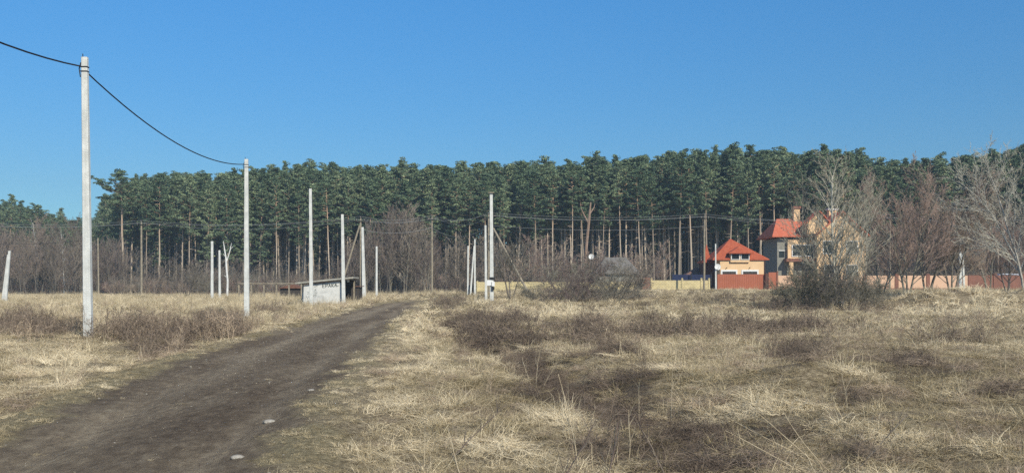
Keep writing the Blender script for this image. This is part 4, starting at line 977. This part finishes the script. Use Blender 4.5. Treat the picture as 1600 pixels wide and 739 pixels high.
b = wall_run('sheet_fence', 'dark navy sheet metal fence behind the yellow block wall', 1050, 1112, 429, 136, M['navy'], (1050, 1080, 1111), M['dark_metal'], .6, .05, pw=.12)
wall_run('metal_gate', 'wide terracotta sliding gate before the garage', 1121, 1195, 428.4, 134, M['terracotta'], (), None, 0, .08, 'gate')
g_ = bpy.data.objects['metal_gate']; 
for k in range(1, 26): x = k*(PX(1195, 134)-PX(1121, 134))/26; MB().box(x-.012, x+.012, -.022, -.002, .42, PZ(429, 134)-g_.location.z).build('rib', M['terracotta'], g_)
MB().box(0, PX(1195, 134)-PX(1121, 134), -.06, -.026, .30, .42).build('rail', M['slab'], g_)
M['pillar_dark'] = mat('dark_brown_post', (.09, .04, .03), .8, (.13, .06, .045), 3)
wall_run('gate_post', 'dark brown gate post at the right end of the terracotta gate', 1196, 1200, 427, 133.6, M['pillar_dark'], (), None, 0, .4, 'post')
wall_run('wicket_gate', 'small red brown door panel right of the dark gate post', 1201, 1214.5, 425.5, 134, M['terracotta'], (1214.5,), M['brick'], .5, .1, 'gate', pw=.2)
wall_run('garden_wall', 'peach rendered garden wall with brick pillars before the large house', 1215.5, 1512, 430.5, 134, M['peach_fence'], (1262, 1306, 1352, 1401, 1450, 1498), M['brick'], 1.8, .25, 'wall', .5, M['brick'])
wall_run('brick_wall', 'dull red brick wall at the right end behind the leafless trees', 1513, 1640, 430, 134.5, M['brick'], (1555, 1600, 1638), M['brick'], 1.5, .3, 'wall', .5)

# ------------------------------------------------------------------ garage
def hip_roof(b, x0, x1, y0, y1, ze, apexes, th=.14):
    """slab-like hipped roof: eave rectangle, ridge from apexes[0] to apexes[1]"""
    a, c = apexes
    E = [(x0,y0,ze),(x1,y0,ze),(x1,y1,ze),(x0,y1,ze)]
    El = [(p[0],p[1],ze-th) for p in E]
    k = len(b.v); b.v += E+El+[a, c]; 
    A, Cc = k+8, k+9
    if (Vector(a)-Vector(c)).length < 1e-4: b.f += [(k,k+1,A),(k+1,k+2,A),(k+2,k+3,A),(k+3,k,A)]
    elif abs(a[0]-c[0]) > abs(a[1]-c[1]): b.f += [(k,k+1,Cc,A),(k+1,k+2,Cc),(k+2,k+3,A,Cc),(k+3,k,A)]
    else: b.f += [(k,k+1,A),(k+1,k+2,Cc,A),(k+2,k+3,Cc),(k+3,k,A,Cc)]
    for i in range(4): j = (i+1) % 4; b.f.append((k+4+i, k+4+j, k+j, k+i))
    b.f.append((k+7, k+6, k+5, k+4)); return b
Yg = 140; gx0, gx1 = PX(1124, Yg), PX(1192.5, Yg); gb = gz((gx0+gx1)/2, Yg)-.1; cxg = (gx0+gx1)/2
ga = empty('garage', (cxg, Yg, gb), 0, 'peach garage with a steep red pyramid roof and a wide dormer', 'garage')
def gX(px): return PX(px, Yg)-cxg
def gZ(py): return PZ(py, Yg)-gb
D = 6.6; ev = gZ(405)
w0 = MB(); w0.box(gX(1124), gX(1192.5), -.5, D, 0, ev-.14); wallo = w0.build('wall', M['peach'], ga)
rf = MB(); hip_roof(rf, gX(1112), gX(1200), -.75, D+.7, ev, ((gX(1149), D*.5, gZ(371)), (gX(1149), D*.5, gZ(371)))); roof = rf.build('roof', M['roof_red'], ga)
# wall dormer rising through the eave
dx0, dx1 = gX(1139.5), gX(1169); dz = gZ(396)
MB().box(dx0, dx1, -.80, 2.6, ev-.45, dz-.02).build('dormer_wall', M['peach'], ga)
dr = MB(); hip_roof(dr, gX(1136), gX(1173.5), -1.25, 3.4, dz+.02, ((gX(1154.3), -.1, gZ(385.5)), (gX(1154.3), 3.3, gZ(385.5))), .1); dr.build('dormer_roof', M['roof_red'], ga)
for a, c in ((1141, 1153), (1156, 1168)):
    o = MB().box(gX(a), gX(c), -.84, -.803, gZ(405.3), gZ(397)).build('window', M['glass'], ga)
    b = MB()
    b.box(gX(a)-.07, gX(a)+.03, -.89, -.845, gZ(406), gZ(396.6)).box(gX(c)-.03, gX(c)+.07, -.89, -.845, gZ(406), gZ(396.6)).box(gX(a)+.03, gX(c)-.03, -.89, -.845, gZ(406), gZ(405.2)); b.build('frame', M['white_paint'], o)
for a, c in ((1127.5, 1148.5), (1159.5, 1181.5)):
    b = MB(); b.box(gX(a)-.22, gX(a), -.58, -.502, 0, gZ(421.5)).box(gX(c), gX(c)+.22, -.58, -.502, 0, gZ(421.5)).box(gX(a), gX(c), -.58, -.502, gZ(424.3), gZ(421.5))
    d = MB().box(gX(a), gX(c), -.53, -.505, 0, gZ(424.3)-.0).build('garage_door', M['dark_boards'], ga); b.build('frame', M['white_paint'], d)
for px in (1134, 1170):
    MB().tube([(gX(px), -.5, gZ(418.5)), (gX(px), -.72, gZ(418)), (gX(px), -.75, gZ(419))], .05, 6).build('wall_lamp', M['dark_metal'], ga)
MB().tube([(gX(1193.2), -.6, 0), (gX(1193.2), -.6, ev-.15)], .05, 6).build('downpipe', M['pillar_dark'], ga)
# low annex with a red spire left of the garage
xa = PX(1110, 143); an = empty('annex', (xa, 143, gz(xa, 143)-.1), 0, 'dark annex with a small red spire left of the garage', 'annex')
MB().box(-.9, 1.2, 0, 4, 0, 4.1).build('wall', M['pillar_dark'], an)
b = MB(); hip_roof(b, -1.2, 1.3, -.4, 4.3, 4.3, ((.05, 2, 5.0), (.05, 2, 5.0)), .12); b.build('roof', M['roof_red'], an)
b = MB(); hip_roof(b, -.85, .15, .6, 1.8, 4.75, ((-.35, 1.2, 7.05), (-.35, 1.2, 7.05)), .3); b.build('spire', M['roof_red'], an)
# brown roofed hut
xb_ = PX(1091, 146); bh = empty('brown_roof_shed', (xb_, 146, gz(xb_, 146)-.1), 0, 'small shed with a brown roof behind the navy fence', 'shed')
MB().box(-1.6, 1.6, 0, 3, 0, 2.3).build('wall', M['grey_render_and_shade'], bh); b = MB(); hip_roof(b, -2.0, 2.0, -.4, 3.4, 2.35, ((-.1, 1.5, 3.55), (.3, 1.5, 3.55)), .1); b.build('roof', M['roof_brown'], bh)
# grey roofed shed behind the thicket
xs_ = PX(964, 148); gs = empty('grey_roof_shed', (xs_, 148, gz(xs_, 148)-.1), 0, 'shed with a broad grey roof half hidden by the brown thicket', 'shed')
MB().box(-3.0, 3.0, 0, 4, 0, 2.6).build('wall', M['grey_render_and_shade'], gs); b = MB(); hip_roof(b, -3.6, 3.6, -.5, 4.5, 2.65, ((-1.6, 2, 5.15), (1.6, 2, 5.15)), .12); b.build('roof', M['roof_grey'], gs)

# ------------------------------------------------------------------ large house
Yh = 150; hx0 = PX(1216, Yh); hb_ = gz(PX(1280, Yh), Yh)-.1; ho = empty('brick_house', (hx0, Yh, hb_), 0, 'large peach two storey house with orange tiled roofs behind the big pale tree', 'house')
ho.name = 'house'
def hX(px): return PX(px, Yh)-hx0
def hZ(py): return PZ(py, Yh)-hb_
MB().box(0, hX(1272)-.003, .6, 9, 0, hZ(372)).build('side_wing', M['grey_render_and_shade'], ho)  # shade on the house's left side put into the wall colour
b = MB(); b.prism([(hX(1272), 0), (hX(1347), 0), (hX(1347), hZ(366)), (hX(1310), hZ(333)), (hX(1272), hZ(366))], -1.5, 9); b.build('gable_wall', M['peach'], ho)
b = MB(); 
for s in (-1, 1):
    ex = hX(1310)+s*(hX(1352)-hX(1310)); ez = hZ(371); t_ = .18
    q4 = [(hX(1310), hZ(333)+.02), (ex, ez+.02), (ex, ez+.02+t_), (hX(1310), hZ(333)+t_+.03)]
    b.prism(q4 if s < 0 else q4[::-1], -2.1, 9.5)
b.build('gable_roof', M['roof_orange'], ho)
b = MB(); hip_roof(b, hX(1206), hX(1271), -.3, 9.6, hZ(369), ((hX(1226), 4.6, hZ(339)), (hX(1262), 4.6, hZ(339)))); b.build('hip_roof', M['roof_orange'], ho)
b = MB(); b.prism([(hX(1257), hZ(366)), (hX(1289), hZ(366)), (hX(1289), hZ(349)), (hX(1275), hZ(333)), (hX(1257), hZ(349))], -1.56, .5); 
b.build('dormer_wall', M['peach'], ho)
b = MB(); b.prism([(hX(1255), hZ(349.5)), (hX(1275), hZ(332)), (hX(1275), hZ(330)), (hX(1253), hZ(349.5))], -1.9, .6).prism([(hX(1275), hZ(332)), (hX(1291), hZ(349.5)), (hX(1293), hZ(349.5)), (hX(1275), hZ(330))], -1.9, .6); b.build('dormer_roof', M['roof_orange'], ho)
ch = MB().box(hX(1252), hX(1261.5), 3.9, 4.9, hZ(345), hZ(323)).build('chimney', M['peach'], ho); MB().box(hX(1250.5), hX(1263), 3.75, 5.05, hZ(323), hZ(319)).build('cap', M['brick'], ch)
ch = MB().box(hX(1305), hX(1318), 2.9, 4.0, hZ(345), hZ(326)).build('chimney', M['peach'], ho); MB().box(hX(1303.5), hX(1319.5), 2.75, 4.15, hZ(326), hZ(323)).build('cap', M['white_paint'], ch)
MB().box(hX(1231), hX(1271.7), .0, .597, hZ(404), hZ(375)).build('bay_wall', M['peach'], ho)
o = MB().box(hX(1238), hX(1270), -.04, -.003, hZ(400), hZ(383)).build('window', M['glass'], ho)
b = MB(); b.box(hX(1237), hX(1238.3), -.10, -.045, hZ(401), hZ(382)).box(hX(1269.5), hX(1271), -.10, -.045, hZ(401), hZ(382)).box(hX(1238.3), hX(1269.5), -.10, -.045, hZ(401), hZ(399.8)).box(hX(1238.3), hX(1269.5), -.10, -.045, hZ(383), hZ(382)).box(hX(1253.5), hX(1254.3), -.08, -.045, hZ(399.8), hZ(383)); b.build('frame', M['white_paint'], o)
MB().box(hX(1226), hX(1271.6), -1.0, .596, hZ(409), hZ(404.1)).build('balcony', M['brick'], ho)
for px in (1231, 1268): MB().box(hX(px), hX(px+6), -.9, -.4, 0, hZ(409.1)).build('column', M['peach'], ho)
for a, c, t, bt in ((1282, 1296, 378, 396), (1318, 1334, 378, 396), (1284, 1298, 415, 436), (1318, 1334, 415, 436)):
    o = MB().box(hX(a), hX(c), -1.53, -1.503, hZ(bt), hZ(t)).build('window', M['glass'], ho)
    b = MB(); b.box(hX(a)-.12, hX(a), -1.58, -1.505, hZ(bt), hZ(t)).box(hX(c), hX(c)+.12, -1.58, -1.505, hZ(bt), hZ(t)).box(hX(a)-.12, hX(c)+.12, -1.58, -1.505, hZ(bt)-.12, hZ(bt)-.003).box(hX(a)-.12, hX(c)+.12, -1.58, -1.505, hZ(t)+.003, hZ(t)+.12); b.build('frame', M['white_paint'], o)
o = MB().box(hX(1219), hX(1227), .55, .597, hZ(402), hZ(392)).build('window', M['glass'], ho); MB().box(hX(1218), hX(1228), .5, .56, hZ(391.9), hZ(390.8)).build('frame', M['white_paint'], o)

# pale parked car behind the brick wall at the right edge
Yc = 145; M['car'] = mat('pale_car_paint', (.55, .58, .66), .35, spec=.5); xc = PX(1576, Yc); ca = empty('parked_car', (xc, Yc, gz(xc, Yc)+.55), 0, 'pale van roof showing above the brick wall at the right edge', 'van')
def car_prof(off): return [(-2.1+off, .25), (2.0-off, .25), (2.1-off, .9), (1.45-off, 1.1), (1.0-off, 1.85), (-1.7+off, 1.9), (-2.05+off, 1.1)]
MB().prism(car_prof(0), -.85, .85).build('body', M['car'], ca)
MB().prism([(-1.75, 1.15), (1.3, 1.15), (.9, 1.7), (-1.6, 1.75)], -.86, -.853).build('side_window', M['glass'], ca)
for wx in (-1.3, 1.3): MB().tube([(wx, -.88, .32), (wx, -.62, .32)], .32, 16).build('wheel', M['dark_metal'], ca)

# ------------------------------------------------------------------ single things in the foreground
import bmesh
def stone(px, py, sx, sy, sz, label):
    Y = CH*F/(py-HZ); x = PX(px, Y); bm = bmesh.new(); bmesh.ops.create_icosphere(bm, subdivisions=3, radius=1)
    for v in bm.verts:
        k = 1+.28*math.sin(v.co.x*4+px)*math.cos(v.co.y*5+px)+R.uniform(-.03, .03); v.co = Vector((v.co.x*sx*k, v.co.y*sy*k, v.co.z*sz))
    me = bpy.data.meshes.new('stone'); bm.to_mesh(me); bm.free(); me.materials.append(M['stone'])
    o = bpy.data.objects.new('stone', me); COL.objects.link(o); o.location = (x, Y, gz(x, Y)+sz*.3); tag(o, label, 'stone')
stone(421, 652, .08, .055, .03, 'flat pale stone on the right side of the dirt road')
stone(371, 713, .062, .045, .026, 'flat pale stone on the road nearest the bottom of the photo')
stone(486, 641-30, .05, .04, .02, 'tiny pale stone farther up the dirt road')
def stalk(px, Y, h, lean, label, m='bark_pale', seed=0, r0=.008, kids=6):
    x = PX(px, Y); rr = random.Random(seed); b = MB(); pts = [Vector((0, 0, -.05))]; d = Vector((math.sin(lean), rr.uniform(-.15, .15), math.cos(lean)))
    for i in range(7): d = (d+Vector((rr.gauss(0, .05), rr.gauss(0, .05), 0))).normalized(); pts.append(pts[-1]+d*h/7)
    o = empty('dry_stalk', (x, Y, gz(x, Y)), 0, label, 'dry stalk')
    b.tube(pts, [r0*(1-.08*i) for i in range(8)], 5).build('stem', M[m], o)
    tw = MB()
    for k in range(kids):
        i = rr.randint(2, 6); e = (d*1.2+Vector((rr.uniform(-1, 1), rr.uniform(-.6, .6), rr.uniform(.1, .8)))).normalized(); l = h*rr.uniform(.15, .38); m1 = pts[i]+e*l*.5
        tw.tube([pts[i], m1, m1+(e+Vector((rr.uniform(-.4, .4), 0, .4))).normalized()*l*.5], [r0*.55, r0*.45, r0*.25], 3, False)
    tw.build('twigs', M[m], o)
STK = [(905, 8.6, .95, -.18, 'tall thin pale stalk right of the bottom middle of the field'), (982, 9.2, .55, .1, 'short pale stalk at the foot of the dark mound'), (1000, 13.5, .75, -.1, 'pale stalk standing in the dark mound'),
       (838, 17, .75, .05, 'pale forked stalk in the brown ditch beside the road'), (832, 17.4, .6, -.3, 'pale stalk leaning left beside the forked one in the ditch'), (845, 16.8, .6, .35, 'pale stalk leaning right beside the forked one in the ditch'),
       (1325, 12.5, .55, 0, 'lone pale stalk in the right part of the field'), (1500, 13, .7, .05, 'pale stalk in the right field, left of a matching pair'), (1570, 17, .9, .02, 'tall pale stalk near the right edge of the field'),
       (1462, 19, .8, -.05, 'pale stalk in front of the grey tangle on the right'), (94, 15, .8, .25, 'pale leaning stalk in the dark weeds on the left bank'), (1050, 12, .9, -.05, 'very thin pale stalk right of the dark mound'),
       (660, 8.2, .5, .2, 'short pale stalk near the bottom, right of the road'), (728, 7.8, .55, -.3, 'short stalk leaning left near the bottom middle')]
for k, (px, Y, h, ln_, lb) in enumerate(STK): stalk(px, Y, h, ln_, lb, 'stalk', 500+k, .0055)
for k, (px, Y, h, ln_, lb) in enumerate([(700, 9.5, .8, .75, 'dark branched stalk leaning far right beside the road verge'), (860, 7.6, .75, .6, 'dark leaning stem at the bottom middle of the photo'), (925, 7.4, .7, .55, 'thicker dark stem leaning right near the bottom'),
                                         (1050, 8.2, .7, -.4, 'dark stem leaning left under the dark tangle'), (1320, 8.4, .8, .7, 'grey stem lying to the right in the near right tangle')]):
    stalk(px, Y, h, ln_, lb, 'bark_brown', 600+k, .006, 9)
for k, (px, Y, ln_) in enumerate(((1290, 8.9, -.9), (1270, 9.3, -1.0), (1305, 8.6, -.8), (1285, 8.3, -1.1))):
    stalk(px, Y, .95, ln_, 'pale stem fallen to the left in the sheaf of dry stems at the bottom right', 'stalk', 700+k, .005, 3)
    bpy.context.view_layer.objects
for o in list(COL.objects):
    if o.get('label', '').startswith('pale stem fallen'): o['group'] = 'sheaf of fallen pale stems'

# thin spring air over the whole place
hz = MB().box(-420, 420, -60, 520, -3, 60); 
mh = bpy.data.materials.new('thin_haze'); mh.use_nodes = True; th = mh.node_tree; th.nodes.clear()
ho_ = th.nodes.new('ShaderNodeOutputMaterial'); pv = th.nodes.new('ShaderNodeVolumePrincipled'); pv.inputs['Color'].default_value = (.62, .82, 1.0, 1); pv.inputs['Density'].default_value = .0004; pv.inputs['Anisotropy'].default_value = 0.0
th.links.new(pv.outputs[0], ho_.inputs['Volume'])
tag(hz.build('haze', mh), 'thin bluish spring air', 'haze', None, 'stuff')
